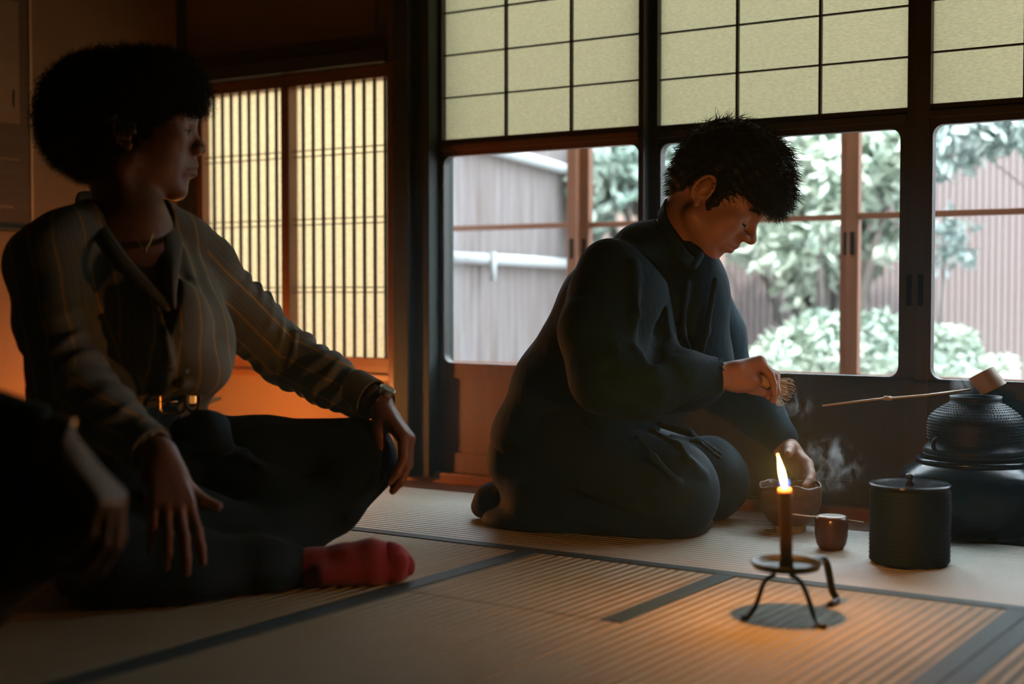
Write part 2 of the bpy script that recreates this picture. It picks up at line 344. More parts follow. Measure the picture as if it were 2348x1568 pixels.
# veranda and outer sliding windows
OY = 3.60
struct(box('trim_11', (LX-.4, 2.4, 2.91, OY-.06, -.055, -.005), M['veranda'], bev=.002))
struct(box('trim_12', (LX-.4, 2.4, OY-.05, OY+.06, -.10, .175), M['outerx'], bev=.003))
struct(box('trim_13', (LX-.4, 2.4, OY-.05, OY+.06, 2.42, 2.55), M['outerx'], bev=.003))
OW = [(-3.02, -2.146, 0), (-2.152, -1.309, .03), (-1.312, -.45, 0), (-.475, .42, .03), (.39, 1.28, 0)]
for i, (x0, x1, dy) in enumerate(OW):
    w = x1-x0
    d = struct(empty('window_%d' % (i+2), (x0, OY+dy, .175)))
    MB().box(0, .032, 0, .026, 0, 2.245, b=.002).build('stile', M['outer'], d); MB().box(w-.032, w, 0, .026, 0, 2.245, b=.002).build('stile', M['outer'], d)
    MB().box(.032, w-.032, 0, .026, 0, .068, b=.002).build('bottom_rail', M['outerx'], d)
    MB().box(.032, w-.032, 0, .026, 2.21, 2.245, b=.002).build('top_rail', M['outerx'], d)
    MB().box(.032, w-.032, .002, .024, .478, .494, b=.001).box(.032, w-.032, .002, .024, 1.2, 1.216, b=.001).build('glazing_bar', M['outerx'], d)
    MB().box(.03, w-.03, .012, .015, .06, 2.215).build('glass_pane', M['glass'], d)
    for x in ((.016,) if i else ()) + (w-.016,):
        MB().box(x-.006, x+.006, -.0015, .001, .385, .445, b=.0008).build('finger_pull', M['lacquer'], d)
# portal light sampling is left to the renderer; the sky itself lights the room

# hanging scroll on the left wall
sc = tag(empty('hanging_scroll', (LX+.006, 2.155, .62)), 'hanging scroll with pale paper on brown brocade, on the clay wall behind the woman', 'scroll')
MB().box(-.0015, .0015, -.16, .153, 0, .95).build('mounting', M['scrollcloth'], sc)
MB().box(.0016, .0024, -.13, .122, .262, .565).build('painting', M['scrollpaper'], sc)
MB().box(.0026, .0030, -.1, .1, .05, .056).box(.0026,.0030,-.12,.12,.17,.174).build('weft_band', M['scrollpaper'], sc)
ik = MB(); ik.tube([(.0032,.105,.345),(.0034,.1035,.32),(.0032,.1045,.30)], [.002,.003,.001], 6).build('brush_stroke', M['ink'], sc); ik = MB(); ik.tube([(.0032,-.03,.5),(.0034,-.02,.42),(.0032,-.04,.34)], [.002,.006,.001], 6)
ik.build('brush_stroke', M['ink'], sc)
MB().box(-.002, .0035, .153, .160, 0, .95).build('lit_edge_strip', material('lit_edge', (.55,.36,.2), .7), sc)  # lamp light caught on the scroll's edge, put into a pale strip
MB().tube([(.004,-.18,0),(.004,.165,0)], .008, 12).build('roller', M['post'], sc, smooth='auto')

# small floor lantern glowing behind the woman
LP = P(425, 885, 3.42)
lw_ = V2W(LP[0], LP[1], 0)
la = tag(empty('floor_lantern', (lw_.x, lw_.y, 0), YAW), 'small glowing paper floor lantern behind the woman by the slatted window', 'lantern')
MB().box(-.036,.036,-.036,.036,.08,.19).build('paper_shade', emis('lantern_paper', (1,.34,.075), 125), la)
for x in (-.04,.04):
    for y in (-.04,.04): box('leg', (x-.004,x+.004,y-.004,y+.004,0,.20), M['dark'], la)
MB().box(-.044,.044,-.044,.044,.072,.08).build('base_board', M['dark'], la)
MB().box(-.072,.072,-.072,.072,.192,.20).build('top_board', M['dark'], la)  # unseen lid, made wide to keep lantern light off the upper walls

# ================================================================== the garden
struct(box('ground', (-14, 14, OY+.06, 20, -.5, -.35), M['concrete']))
def vwall(name, r0, f0, dr, length, z0, z1, th=.05):
    """object frame standing at view point (r0,f0), its x axis running at angle dr (from view right) """
    w = V2W(r0, f0, z0); return empty(name, w, YAW+dr)
bark = material('cedar_bark', (.27,.245,.25), .85, .2, noise=((26,4,2.2), .25, (.135,.095,.08)), bump=((60,4,3), .5, .01))
railm = material('pale_bamboo_rail', (.52,.55,.57), .5)
fe = tag(vwall('bark_fence', -.222, 4.6, math.pi/2-math.radians(19.3), 1, 0, 1), 'weathered cedar bark fence with pale bamboo rails, seen through the glass left of the man', 'fence')
MB().box(-.02, 1.62, 0, .05, -.4, 1.14).build('bark_panel', bark, fe)
for z in (.578, .965, .17): 
    MB().tube([(-.01,-.022,z-.003),(.9,-.026,z),(1.62,-.022,z)], .020, 10).build('bamboo_rail', railm, fe, smooth=True)
for x in (.33, 1.3): MB().tube([(x,-.05,z) for z in (.50,.54,.60)], .012, 8).build('bamboo_upright', railm, fe, smooth=True)
struct(box('trim_14', (-4.2,2.4, OY+.10, OY+.55, -.2, .13), material('pale_stone', (.28,.29,.29), .8), bev=.01))
# tall grey-brown fence behind the tree
bf = material('brown_fence', (.22,.125,.09), .85, .2, noise=((16,3,1.2), .2, (.33,.25,.225)))
t = tag(vwall('board_fence', -1.0, 7.4, math.radians(4), 1, 0, 1), 'brown board fence behind the tree trunk and the leaves', 'fence')
for i in range(34):
    x = i*.14; MB().box(x, x+.132, -.01*(i%2), .03, -.4, 1.75+.02*(i%3)).build('board', bf, t)
wf = material('white_slat_wall', (.235,.185,.182), .7, .3, noise=((2,2,2), .3, (.26,.215,.21)))
t = tag(vwall('reed_fence', .95, 6.3, math.radians(-8), 1, 0, 1), 'pale pinkish reed fence with fine upright canes at the right', 'fence')
MB().box(0, 4.2, 0, .03, -.4, 1.6).build('backing', material('reed_backing', (.13,.085,.08), .8), t)
k = MB()
for i in range(150): x = i*.028; k.box(x, x+.016, -.012, .0, -.4, 1.6)
k.build('cane_panel', wf, t)
MB().box(0,4.2,-.03,-.012,-.36,-.28).build('rail', railm, t)

def leaf_cloud(name, blobs, n, size, mat, parent, seed=1):
    rg = np.random.default_rng(seed); V = []; F = []
    wts = np.array([b[3]*b[4]*b[5] for b in blobs]); wts = wts/wts.sum()
    ids = rg.choice(len(blobs), n, p=wts)
    for j in range(n):
        b = blobs[ids[j]]
        d = rg.normal(size=3); d /= np.linalg.norm(d); rr = .55+.45*rg.random()**.5
        c = np.array(b[:3]) + d*rr*np.array(b[3:6])
        a = rg.normal(size=3); a[2] -= .35; a /= np.linalg.norm(a)
        s_ = np.cross(a, rg.normal(size=3)); s_ /= np.linalg.norm(s_); nn = np.cross(a, s_)
        L_ = size*(.7+.6*rg.random()); w = L_*.24
        base = len(V)
        V += [c, c+a*L_*.45+s_*w+nn*w*.35, c+a*L_, c+a*L_*.45-s_*w+nn*w*.35, c+a*L_*.5-nn*w*.1]
        F += [(base,base+1,base+4),(base+1,base+2,base+4),(base+2,base+3,base+4),(base+3,base,base+4)]
    me = bpy.data.meshes.new(name); me.from_pydata([tuple(v) for v in V], [], F); me.update()
    return link(name, me, mat, parent, True)
def leafmat(name, c0, c1):
    m = material(name, c0, .35, .6, noise=((7,7,7), .12, c1)); 
    return m
LM = [leafmat('dark_leaf', (.15,.23,.19), (.38,.46,.40)), leafmat('pale_leaf', (.33,.42,.33), (.62,.68,.58)), leafmat('grey_leaf', (.25,.33,.31), (.46,.53,.51))]
barkm = material('tree_bark', (.16,.14,.13), .9, .2, bump=((20,20,5), .6, .01))
def vb(u, v, f, a, b, c): p = P(u, v, f); return (p[0], p[1], p[2], a, b, c)
def garden_plant(name, label, cat, blobs, n, size, mat, stems, seed, group=None):
    c = np.mean([b[:3] for b in blobs], axis=0); base = np.array([c[0], c[1], -.35])
    w = V2W(base[0], base[1], -.35)
    t = tag(empty(name, w, YAW), label, cat, group)
    bl = [(b[0]-base[0], b[1]-base[1], b[2]-base[2], b[3], b[4], b[5]) for b in blobs]
    leaf_cloud('foliage', bl, n, size, mat, t, seed)
    if stems is not None:
        k = MB()
        for pts, r in stems: k.tube([np.array(p)-base for p in pts], np.linspace(r, r*.35, len(pts)), 8)
        k.build('trunk' if cat == 'tree' else 'stem', barkm, t, smooth=True)
    return t
def g0(u, v, f): return P(u, v, f)
def stems_for(blobs, f, r, u0):
    base = P(u0, 900, f); base[2] = -.35
    out = []
    for b in blobs:
        e = np.array(b[:3]); m_ = (base+e)/2+np.array([.03,0,.1]); out.append(([base, m_, e], r))
    return out
bl = [vb(1830,330,5.6,.22,.2,.13), vb(1900,400,5.5,.20,.2,.14), vb(1850,440,5.6,.22,.2,.12), vb(1760,360,5.7,.2,.2,.12), vb(2020,330,5.6,.17,.2,.16), vb(2030,440,5.6,.15,.2,.15),
      vb(1800,560,5.6,.14,.2,.12), vb(1860,600,5.6,.12,.15,.13), vb(1880,540,5.4,.10,.1,.12), vb(1840,680,5.6,.08,.1,.12), vb(2020,560,5.6,.12,.12,.08), vb(2070,330,5.4,.15,.2,.15), vb(1960,290,5.6,.3,.2,.1),
      vb(1720,530,5.9,.15,.2,.14), vb(1990,700,6.0,.04,.04,.04)]
garden_plant('camellia_tree', 'broad-leaved evergreen tree filling the glass to the right of the kneeling man', 'tree', bl[:-1], 3600, .075, LM[1], stems_for(bl[:-1], 5.7, .03, 1850), 3)
bl = [vb(1545,360,6.0,.16,.2,.14), vb(1400,370,5.9,.15,.2,.12), vb(1370,440,5.9,.12,.2,.14), vb(1440,400,6.0,.12,.2,.14), vb(1540,440,6.2,.12,.2,.12), vb(1375,550,5.9,.07,.1,.1)]
garden_plant('camellia_tree', 'dark-leaved tree behind the glass to the left of the man\'s head', 'tree', bl, 1300, .075, LM[0], stems_for(bl, 6.1, .03, 1560), 4)
bl = [vb(2200,310,5.0,.13,.2,.10), vb(2290,290,5.0,.16,.2,.08), vb(2170,350,5.0,.08,.1,.10), vb(2340,270,5.0,.16,.2,.08)]
garden_plant('overhanging_branch', 'leafy branch hanging in front of the top of the reed fence', 'branch', bl, 900, .07, LM[2], stems_for(bl[:2], 5.1, .006, 3100), 5)
bl = [vb(2170,540,5.4,.09,.1,.09), vb(2200,580,5.4,.05,.1,.05), vb(2155,600,5.4,.04,.06,.04)]
garden_plant('low_branch', 'small leafy branch halfway up the reed fence beside the wide dark stile', 'branch', bl, 120, .055, LM[2], stems_for(bl[:1], 5.4, .012, 2100), 6)
for sd, (uu, lab, bl, n) in enumerate([
    (1830, 'pale rounded shrub under the tree, just right of the whisk', [vb(1820,800,5.2,.13,.12,.08), vb(1880,770,5.2,.12,.12,.10), vb(1780,830,5.1,.1,.1,.06), vb(1900,820,5.1,.1,.1,.08)], 1500),
    (2010, 'pale shrub between the outer stile and the wide dark door stile', [vb(2010,780,5.2,.10,.1,.11), vb(1990,830,5.1,.1,.1,.06)], 900),
    (2190, 'pale shrub at the foot of the reed fence beside the ladle', [vb(2180,800,5.2,.09,.1,.10), vb(2210,830,5.2,.08,.1,.07), vb(2160,850,5.1,.1,.1,.05)], 900),
    (2290, 'tiny pale shrub at the far right foot of the reed fence', [vb(2300,845,5.3,.05,.06,.04)], 160)]):
    garden_plant('azalea_shrub', lab, 'shrub', bl, n, .042, LM[1], stems_for(bl, 5.2, .012, uu), 20+sd, 'pale shrubs in the garden')
ls = P(1700, 770, 6.0)
t = tag(empty('garden_rock', V2W(ls[0], ls[1], -.35), YAW), 'grey garden rock low behind the man\'s right sleeve', 'rock')
k = MB(); k.lathe([(.001,.20),(.05,.185),(.10,.14),(.13,.08),(.15,0)], 14, (0,0,0), lambda r,z,a,j: (r*(1+.18*math.sin(3*a+j)), z)); k.build('stone', material('stone', (.3,.31,.31), .9), t, smooth=True)
# ================================================================== people: signed-distance sculpting
class Field:
    """smooth union of rounded limbs, meshed with surface nets"""
    def __init__(s, lo, hi, h):
        s.lo = np.array(lo, float); s.h = h
        s.n = np.ceil((np.array(hi)-s.lo)/h).astype(int)+1
        s.F = np.full(s.n, .08, np.float32)
        s.ax = [s.lo[i]+h*np.arange(s.n[i], dtype=np.float32) for i in range(3)]
    def _sl(s, lo, hi):
        a = np.clip(np.floor((np.array(lo)-s.lo)/s.h).astype(int), 0, s.n); b = np.clip(np.ceil((np.array(hi)-s.lo)/s.h).astype(int)+1, 0, s.n)
        if np.any(b-a < 2): return None
        sl = tuple(slice(int(i), int(j)) for i, j in zip(a, b))
        X = np.meshgrid(*[s.ax[i][sl[i]] for i in range(3)], indexing='ij', sparse=True)
        return sl, X
    def _mix(s, sl, d, k, op):
        F = s.F[sl]
        if op == 'sub':
            d = -d; hh = np.clip(.5-.5*(F-d)/k, 0, 1) if k > 0 else None
            s.F[sl] = np.maximum(F, d) if k <= 0 else F*(1-hh)+d*hh+k*hh*(1-hh)
        else:
            if k <= 0: s.F[sl] = np.minimum(F, d)
            else: hh = np.clip(.5+.5*(F-d)/k, 0, 1); s.F[sl] = F*(1-hh)+d*hh-k*hh*(1-hh)
    def cone(s, a, b, ra, rb=None, k=.01, op='add'):
        rb = ra if rb is None else rb; a = np.array(a, float); b = np.array(b, float); m = max(ra, rb)+k+.02
        q = s._sl(np.minimum(a,b)-m, np.maximum(a,b)+m)
        if q is None: return
        sl, X = q; ab = b-a; L2 = float(ab@ab)+1e-12
        t = sum((X[i]-a[i])*ab[i] for i in range(3))/L2; t = np.clip(t, 0, 1)
        d = np.sqrt(sum((X[i]-a[i]-t*ab[i])**2 for i in range(3)))-(ra+(rb-ra)*t)
        s._mix(sl, d.astype(np.float32), k, op)
    def chain(s, pts, rad, k=.01, op='add'):
        if not hasattr(rad, '__len__'): rad = [rad]*len(pts)
        for i in range(len(pts)-1): s.cone(pts[i], pts[i+1], rad[i], rad[i+1], k, op)
    def ell(s, c, r, R=None, k=.01, op='add'):
        c = np.array(c, float); r = np.array(r, float); m = max(r)+k+.02
        q = s._sl(c-m, c+m)
        if q is None: return
        sl, X = q; D = [X[i]-c[i] for i in range(3)]
        if R is not None: D = [sum(D[i]*R[i][j] for i in range(3)) for j in range(3)]
        k0 = np.sqrt(sum((D[i]/r[i])**2 for i in range(3))); k1 = np.sqrt(sum((D[i]/r[i]**2)**2 for i in range(3)))
        d = k0*(k0-1)/(k1+1e-9)
        s._mix(sl, np.asarray(d, np.float32), k, op)
    def slab(s, a, b, A, B, side, k=.02, op='add'):
        """limb with elliptical section: A=(half width along side, half depth) at a, B at b"""
        a = np.array(a, float); b = np.array(b, float); side = np.array(side, float); side /= np.linalg.norm(side)
        m = max(*A, *B)+k+.02; q = s._sl(np.minimum(a,b)-m, np.maximum(a,b)+m)
        if q is None: return
        sl, X = q; ab = b-a; L2 = float(ab@ab)+1e-12
        t = np.clip(sum((X[i]-a[i])*ab[i] for i in range(3))/L2, 0, 1)
        D = [X[i]-a[i]-t*ab[i] for i in range(3)]
        sd = sum(D[i]*side[i] for i in range(3)); rest2 = np.maximum(sum(D[i]**2 for i in range(3))-sd**2, 0)
        rs = A[0]+(B[0]-A[0])*t; rn = A[1]+(B[1]-A[1])*t
        k0 = np.sqrt(sd**2/rs**2+rest2/rn**2); k1 = np.sqrt(sd**2/rs**4+rest2/rn**4)
        s._mix(sl, np.asarray(k0*(k0-1)/(k1+1e-9), np.float32), k, op)
    def cut(s, p, n, k=.004):
        """remove the side the normal points to"""
        n = np.array(n, float); n /= np.linalg.norm(n); X = np.meshgrid(*s.ax, indexing='ij', sparse=True)
        d = -sum((X[i]-p[i])*n[i] for i in range(3)); s._mix((slice(None),)*3, np.asarray(d, np.float32), k, 'sub')
    def warp(s, fn, lo=None, hi=None):
        q = s._sl(s.lo if lo is None else lo, s.lo+s.h*s.n if hi is None else hi)
        if q is None: return
        sl, X = q; s.F[sl] += np.asarray(fn(*X), np.float32)
    def mesh(s, name):
        F = s.F; h = s.h; F[0] = F[-1] = .02; F[:,0] = F[:,-1] = .02; F[:,:,0] = F[:,:,-1] = .02
        neg = F < 0; nx, ny, nz = F.shape
        c = np.zeros((nx-1,ny-1,nz-1), np.uint8)
        for i in (0,1):
            for j in (0,1):
                for k in (0,1): c += neg[i:nx-1+i, j:ny-1+j, k:nz-1+k]
        act = (c > 0) & (c < 8); ids = np.argwhere(act); idx = np.full(act.shape, -1, np.int32); idx[act] = np.arange(len(ids))
        acc = np.zeros((len(ids),3)); cnt = np.zeros(len(ids))
        cor = [(i,j,k) for i in (0,1) for j in (0,1) for k in (0,1)]
        I = ids.T
        for A in cor:
            for ax in range(3):
                if A[ax]: continue
                B = list(A); B[ax] = 1
                fa = F[I[0]+A[0], I[1]+A[1], I[2]+A[2]]; fb = F[I[0]+B[0], I[1]+B[1], I[2]+B[2]]
                m = (fa < 0) != (fb < 0); t = np.zeros(len(ids)); t[m] = fa[m]/(fa[m]-fb[m])
                for q in range(3): acc[m,q] += A[q]+(t[m] if q == ax else 0)
                cnt[m] += 1
        V = s.lo+h*(ids+acc/np.maximum(cnt,1)[:,None])
        quads = []
        for ax in range(3):
            o1, o2 = (ax+1)%3, (ax+2)%3
            sa = [slice(None)]*3; sb = [slice(None)]*3; sa[ax] = slice(0,-1); sb[ax] = slice(1,None)
            e = neg[tuple(sa)] != neg[tuple(sb)]; p = np.argwhere(e)
            ok = (p[:,o1] > 0) & (p[:,o2] > 0) & (p[:,o1] < F.shape[o1]-1) & (p[:,o2] < F.shape[o2]-1); p = p[ok]
            fl = neg[tuple(sa)][tuple(p.T)]
            def g(d1, d2): q = p.copy(); q[:,o1] -= d1; q[:,o2] -= d2; return idx[tuple(q.T)]
            Q = np.stack([g(1,1), g(0,1), g(0,0), g(1,0)], 1); Q[~fl] = Q[~fl][:, ::-1]; quads.append(Q)
        Q = np.concatenate(quads); Q = Q[(Q >= 0).all(1)]
        me = bpy.data.meshes.new(name); nv, nf = len(V), len(Q)
        me.vertices.add(nv); me.vertices.foreach_set('co', V.astype(np.float32).ravel())
        me.loops.add(nf*4); me.loops.foreach_set('vertex_index', Q.astype(np.int32).ravel())
        me.polygons.add(nf); me.polygons.foreach_set('loop_start', np.arange(0, nf*4, 4, dtype=np.int32)); me.polygons.foreach_set('use_smooth', np.ones(nf, bool))
        me.update(calc_edges=True); me.validate()
        return me
def attr(me, name, vals):
    a = me.attributes.new(name, 'FLOAT', 'POINT'); a.data.foreach_set('value', np.asarray(vals, np.float32))
def verts(me):
    v = np.empty(len(me.vertices)*3, np.float32); me.vertices.foreach_get('co', v); return v.reshape(-1,3)
def nrm(v): v = np.array(v, float); return v/(np.linalg.norm(v)+1e-12)

def head_frame(origin, yaw, pitch, roll=0.0, s=1.0):
    """yaw 0 faces picture right, positive turns away from the camera; pitch positive looks down"""
    f = np.array([math.cos(yaw)*math.cos(pitch), math.sin(yaw)*math.cos(pitch), -math.sin(pitch)])
    l = np.array([-math.sin(yaw), math.cos(yaw), 0.])
    u = np.cross(f, l)
    l, u = l*math.cos(roll)+u*math.sin(roll), u*math.cos(roll)-l*math.sin(roll)
    R = np.stack([f, l, u], 1)
    return (lambda x, y, z: np.array(origin)+s*(R@np.array([x,y,z]))), R, s
def build_head(F, fr, fem=False, eyes='closed'):
    T, R, s = fr
    def E(c, r, k=.012, op='add', rot=None): F.ell(T(*c), [q*s for q in r], R if rot is None else R@rot, k*s, op)
    def C(a, b, ra, rb=None, k=.01, op='add'): F.cone(T(*a), T(*b), ra*s, (ra if rb is None else rb)*s, k*s, op)
    E((-.006,0,.048), (.092,.073,.084), .02); E((.052,0,.045), (.046,.058,.052), .02)
    E((.042,0,-.005), (.054,.056,.076), .025)
    for y in (-1, 1):
        C((.006,y*.050,-.045), (.070,y*.020,-.079), .018, .015, .02)
        E((.050,y*.032,-.035), (.034,.026,.038), .02)
        E((.066,y*.044,-.004), (.020,.017,.015), .018)
        C((.084,y*.012,.030), (.074,y*.043,.031), .0105, .010, .012)
    E((.076,0,-.083), (.017,.021,.016), .016)
    C((.088,0,.060), (.086,0,.035), .02, .017, .02)
    for y in (-1, 1):
        E((.101,y*.034,.008), (.014,.016,.011), .009, 'sub')
        E((.0765,y*.032,.008), (.0145,.0155,.0135), .004)
        if eyes == 'closed': C((.0905,y*.021,.0005), (.0855,y*.046,.000), .0012, .0012, .002, 'sub')
    E((.084,0,.014), (.012,.011,.024), .008); E((.080,0,-.046), (.0225,.029,.024), .012)
    nl = .116 if not fem else .110
    C((.0915,0,.022), (nl,0,-.013), .0068, .0090, .010); C((nl,0,-.014), (.100,0,-.022), .0085, .006, .008)
    for y in (-1, 1): E((.1045,y*.0125,-.018), (.010,.0068,.0075), .006); E((.1055,y*.0075,-.0255), (.006,.0032,.003), .003, 'sub')
    C((.094,0,-.03), (.098,0,-.038), .010, .009, .008)
    lp = 1.2 if fem else 1.0
    for y in (-1, 1):
        C((.1015,y*.003,-.0425), (.0875,y*.023,-.0475), .0055*lp, .003, .005)
        C((.0990,y*.002,-.0545), (.0865,y*.021,-.0500), .0062*lp, .003, .005)
        C((.1065,y*.002,-.0482), (.0885,y*.026,-.0490), .0014, .0012, .0022, 'sub')
    E((.094,0,-.067), (.007,.014,.004), .008, 'sub'); E((.082,0,-.064), (.012,.018,.012), .010)
def build_ear(F, fr, side):
    T, R, s = fr
    pts = []
    for q in np.linspace(-.5, 5.0, 13):
        rx, rz = .0155, .0285; pts.append((-.010-rx*math.cos(q+.3)*-1*-1, side*(.079+.004*math.sin(q)), .002+rz*math.sin(q+.9)))
    P_ = [T(-.008+.016*math.cos(a), side*(.0775+.007*math.sin(max(0,a-1))), .004+.029*math.sin(a)*(.86 if math.sin(a) < 0 else 1)) for a in np.linspace(-.9+.9, 4.9, 14)]
    F.ell(T(-.008, side*.074, .004), [.0150*s,.0065*s,.0275*s], R, .006*s)
    F.chain(P_, .0033*s, .0025*s)
    F.ell(T(-.001, side*.082, .000), [.0062*s,.0060*s,.0100*s], R, .003*s, 'sub')
    F.ell(T(-.004, side*.083, .016), [.0055*s,.0035*s,.0070*s], R, .003*s, 'sub')
    F.ell(T(.008, side*.076, -.001), [.0035*s,.004*s,.0050*s], R, .003*s)
    F.ell(T(.000, side*.076, -.024), [.0065*s,.0045*s,.0075*s], R, .005*s)
def hand(F, W, d, n, thumb, curl=(.3,.3,.3,.3), pip=None, spread=.10, s=1.0, tdir=None, tbend=.3, wr=.026, L=1.0):
    """W wrist, d wrist->knuckles, n palm normal (towards palm), thumb=+1/-1 side of cross(d, n); returns tips"""
    d = nrm(d); n = nrm(np.array(n)-d*np.dot(n,d)); sd = np.cross(d, n)*thumb
    W = np.array(W, float); pip = pip or [c*1.3 for c in curl]
    base = [(.026,.088),(.009,.092),(-.009,.088),(-.025,.080)]; ln = [(.042,.025,.021),(.046,.029,.022),(.042,.027,.022),(.033,.020,.019)]
    rr = [.0090,.0092,.0087,.0078]
    F.slab(W-d*.01*s, W+d*.03*s, (wr*s,.019*s), (.032*s,.0165*s), sd, .012*s)
    F.slab(W+d*.03*s, W+d*.078*s, (.031*s,.015*s), (.036*s,.0125*s), sd, .012*s)
    tips = []; jo = []
    for i,(o,l) in enumerate(base):
        K = W+sd*o*s+d*l*s-n*.004*s
        F.cone(W+sd*o*.6*s+d*.02*s-n*.002*s, K, .011*s, .0105*s, .010*s)
        sp = spread*(1.5-i)/1.5; dd = nrm(d*math.cos(sp)+sd*math.sin(sp)); nn = n; p = K; r = rr[i]*s; a = 0; js = [K]
        for j in range(3):
            b = (curl[i], pip[i], pip[i]*.7)[j]; a += b
            q = dd*math.cos(a)+nn*math.sin(a); p2 = p+q*ln[i][j]*s*L
            F.cone(p, p2, r*(1.06 if j else 1.1), r*(.93 if j < 2 else .80), .0035*s); p = p2; r *= .93; js.append(p)
        tips.append(p); jo.append(js)
    t0 = W+sd*.020*s+d*.018*s+n*.006*s; td = nrm(tdir) if tdir is not None else nrm(d*.72+sd*.62+n*.28)
    F.cone(W+sd*.010*s+d*.012*s, t0+td*.036*s, .0165*s, .0125*s, .012*s)
    p = t0+td*.036*s; t2 = nrm(td*math.cos(tbend)+nrm(d*.5-sd*.3+n*.4)*math.sin(tbend)); p2 = p+t2*.030*s; F.cone(p, p2, .0120*s, .0102*s, .005*s)
    t3 = nrm(td*math.cos(tbend*1.8)+nrm(d*.5-sd*.3+n*.4)*math.sin(tbend*1.8)); p3 = p2+t3*.024*s; F.cone(p2, p3, .0105*s, .0080*s, .004*s)
    tips.append(p3); jo.append([t0,p,p2,p3])
    return tips, jo
def strands(n, root, direc, length, width, curl=0.0, seed=1, segs=6, grav=.0, curlr=.004, turns=2.0):
    """tapered hair strands: root(i,rg)->point, direc(point,rg)->unit vector; one mesh"""
    rg = np.random.default_rng(seed); V = []; Fc = []
    for i in range(n):
        p = np.array(root(i, rg), float); d = nrm(direc(p, rg)); L = length*(.6+.7*rg.random())
        a = nrm(np.cross(d, rg.normal(size=3))); b = np.cross(d, a); ph = rg.random()*6.28; base = len(V)
        for j in range(segs+1):
            q = j/segs; c = p+d*L*q+np.array([0,0,-grav*L*q*q])
            if curl: c = c+curl*curlr*min(1,q*3)*(a*math.cos(ph+6.28*turns*q)+b*math.sin(ph+6.28*turns*q))
            w = width*(1-.85*q)
            for k in range(3): an = 2.094*k; V.append(c+w*(a*math.cos(an)+b*math.sin(an)))
        for j in range(segs):
            for k in range(3): Fc.append((base+j*3+k, base+j*3+(k+1)%3, base+j*3+3+(k+1)%3, base+j*3+3+k))
    mb = MB(); mb.v = [tuple(v) for v in V]; mb.f = Fc; return mb
def raw_mesh(mb, name):
    me = bpy.data.meshes.new(name); me.from_pydata(mb.v, [], mb.f); me.update(); return me
# ================================================================== tea things
def at(r, f): w = V2W(r, f); return (w.x, w.y, 0)
def spin(prof, n=56, wob=None): return MB().lathe(prof, n, (0,0,0), wob)
# brazier with the kettle
BR = P(2234, 1200, 2.70); rB = BR[0]
t = tag(empty('brazier', at(rB, 2.70), YAW), 'large black round bronze brazier under the iron kettle', 'brazier')
spin([(.001,.0),(.10,.0),(.118,.006),(.135,.03),(.140,.06),(.142,.085),(.140,.104),(.132,.118),(.112,.130),(.108,.134),(.106,.128),(.10,.11),(.001,.10)], 72).build('bowl', M['bronze'], t, smooth=True)
spin([(.104,.128),(.110,.133),(.110,.140),(.104,.142),(.098,.139)], 72).build('rim', M['bronze'], t, smooth=True)
for a in (-2.9, -.3): 
    x, y = .136*math.cos(a), .136*math.sin(a)
    MB().tube([(x+.014*math.sin(q)*math.cos(a), y+.014*math.sin(q)*math.sin(a), .10-.016+.016*math.cos(q)) for q in np.linspace(.3,5.9,14)], .003, 8, cap=False).build('ring_handle', M['bronze'], t, smooth=True)
for a in (.5,2.6,-1.57): MB().tube([(.1*math.cos(a),.1*math.sin(a),.012),(.105*math.cos(a),.105*math.sin(a),0)], [.014,.01], 12).build('foot', M['bronze'], t, smooth=True)
t = tag(empty('iron_kettle', (*at(rB, 2.70)[:2], .136), YAW), 'black iron kettle with hobnail texture and open mouth, sitting in the brazier', 'kettle')
Z0 = .136
prof = [(.001,-.0),(.07,-.0),(.089,.004),(.094,.010),(.096,.016),(.0965,.022),(.094,.026),(.0885,.030),(.0880,.040),(.0890,.058),(.0888,.070),(.0868,.080),(.0815,.088),(.073,.096),(.062,.103),(.053,.1085),(.0485,.112),(.0475,.118),(.049,.124),(.0445,.124),(.043,.112),(.055,.10),(.07,.085),(.078,.06),(.078,.012),(.001,.01)]
spin(prof, 96).build('body', M['iron'], t, smooth=True)
for z in (.012,.019): spin([(.0945,z-.002),(.0975,z),(.0945,z+.002)], 72).build('flange_ring', M['iron'], t, smooth=True)
nb = MB()
pr = [(.0882,.042),(.0886,.048),(.0889,.054),(.0890,.060),(.0889,.066),(.0885,.072),(.0872,.078),(.0850,.083),(.0815,.088),(.0765,.093),(.0708,.0975),(.0650,.1013),(.0590,.1048),(.0535,.108)]
for j, (r, z) in enumerate(pr):
    n = max(24, int(2*math.pi*r/.0062))
    for k in range(n):
        a = 2*math.pi*(k+.5*(j%2))/n; c = np.array([r*math.cos(a), r*math.sin(a), z]); e = np.array([math.cos(a)*.8, math.sin(a)*.8, .5 if z > .075 else .12]); e /= np.linalg.norm(e)
        s1 = np.array([-math.sin(a), math.cos(a), 0]); s2 = np.cross(e, s1); q = .0021
        nb.add([c+q*s1, c+q*s2, c-q*s1, c-q*s2, c+e*.0020], [(0,1,4),(1,2,4),(2,3,4),(3,0,4)])
nbo = nb.build('hobnails', M['iron'], t, smooth=True); nbo['kind'] = 'stuff'
for a in (-2.75, .2):
    c = np.array([.09*math.cos(a), .09*math.sin(a), .034])
    MB().tube([c+np.array([.010*math.sin(q)*math.cos(a), .010*math.sin(q)*math.sin(a), .012*math.cos(q)]) for q in np.linspace(0,6.28,14)], .004, 8, cap=False).build('lug', M['iron'], t, smooth=True)
spin([(.001,.104),(.052,.104)], 48).build('hot_water', material('water', (.02,.03,.03), .03, .6), t)
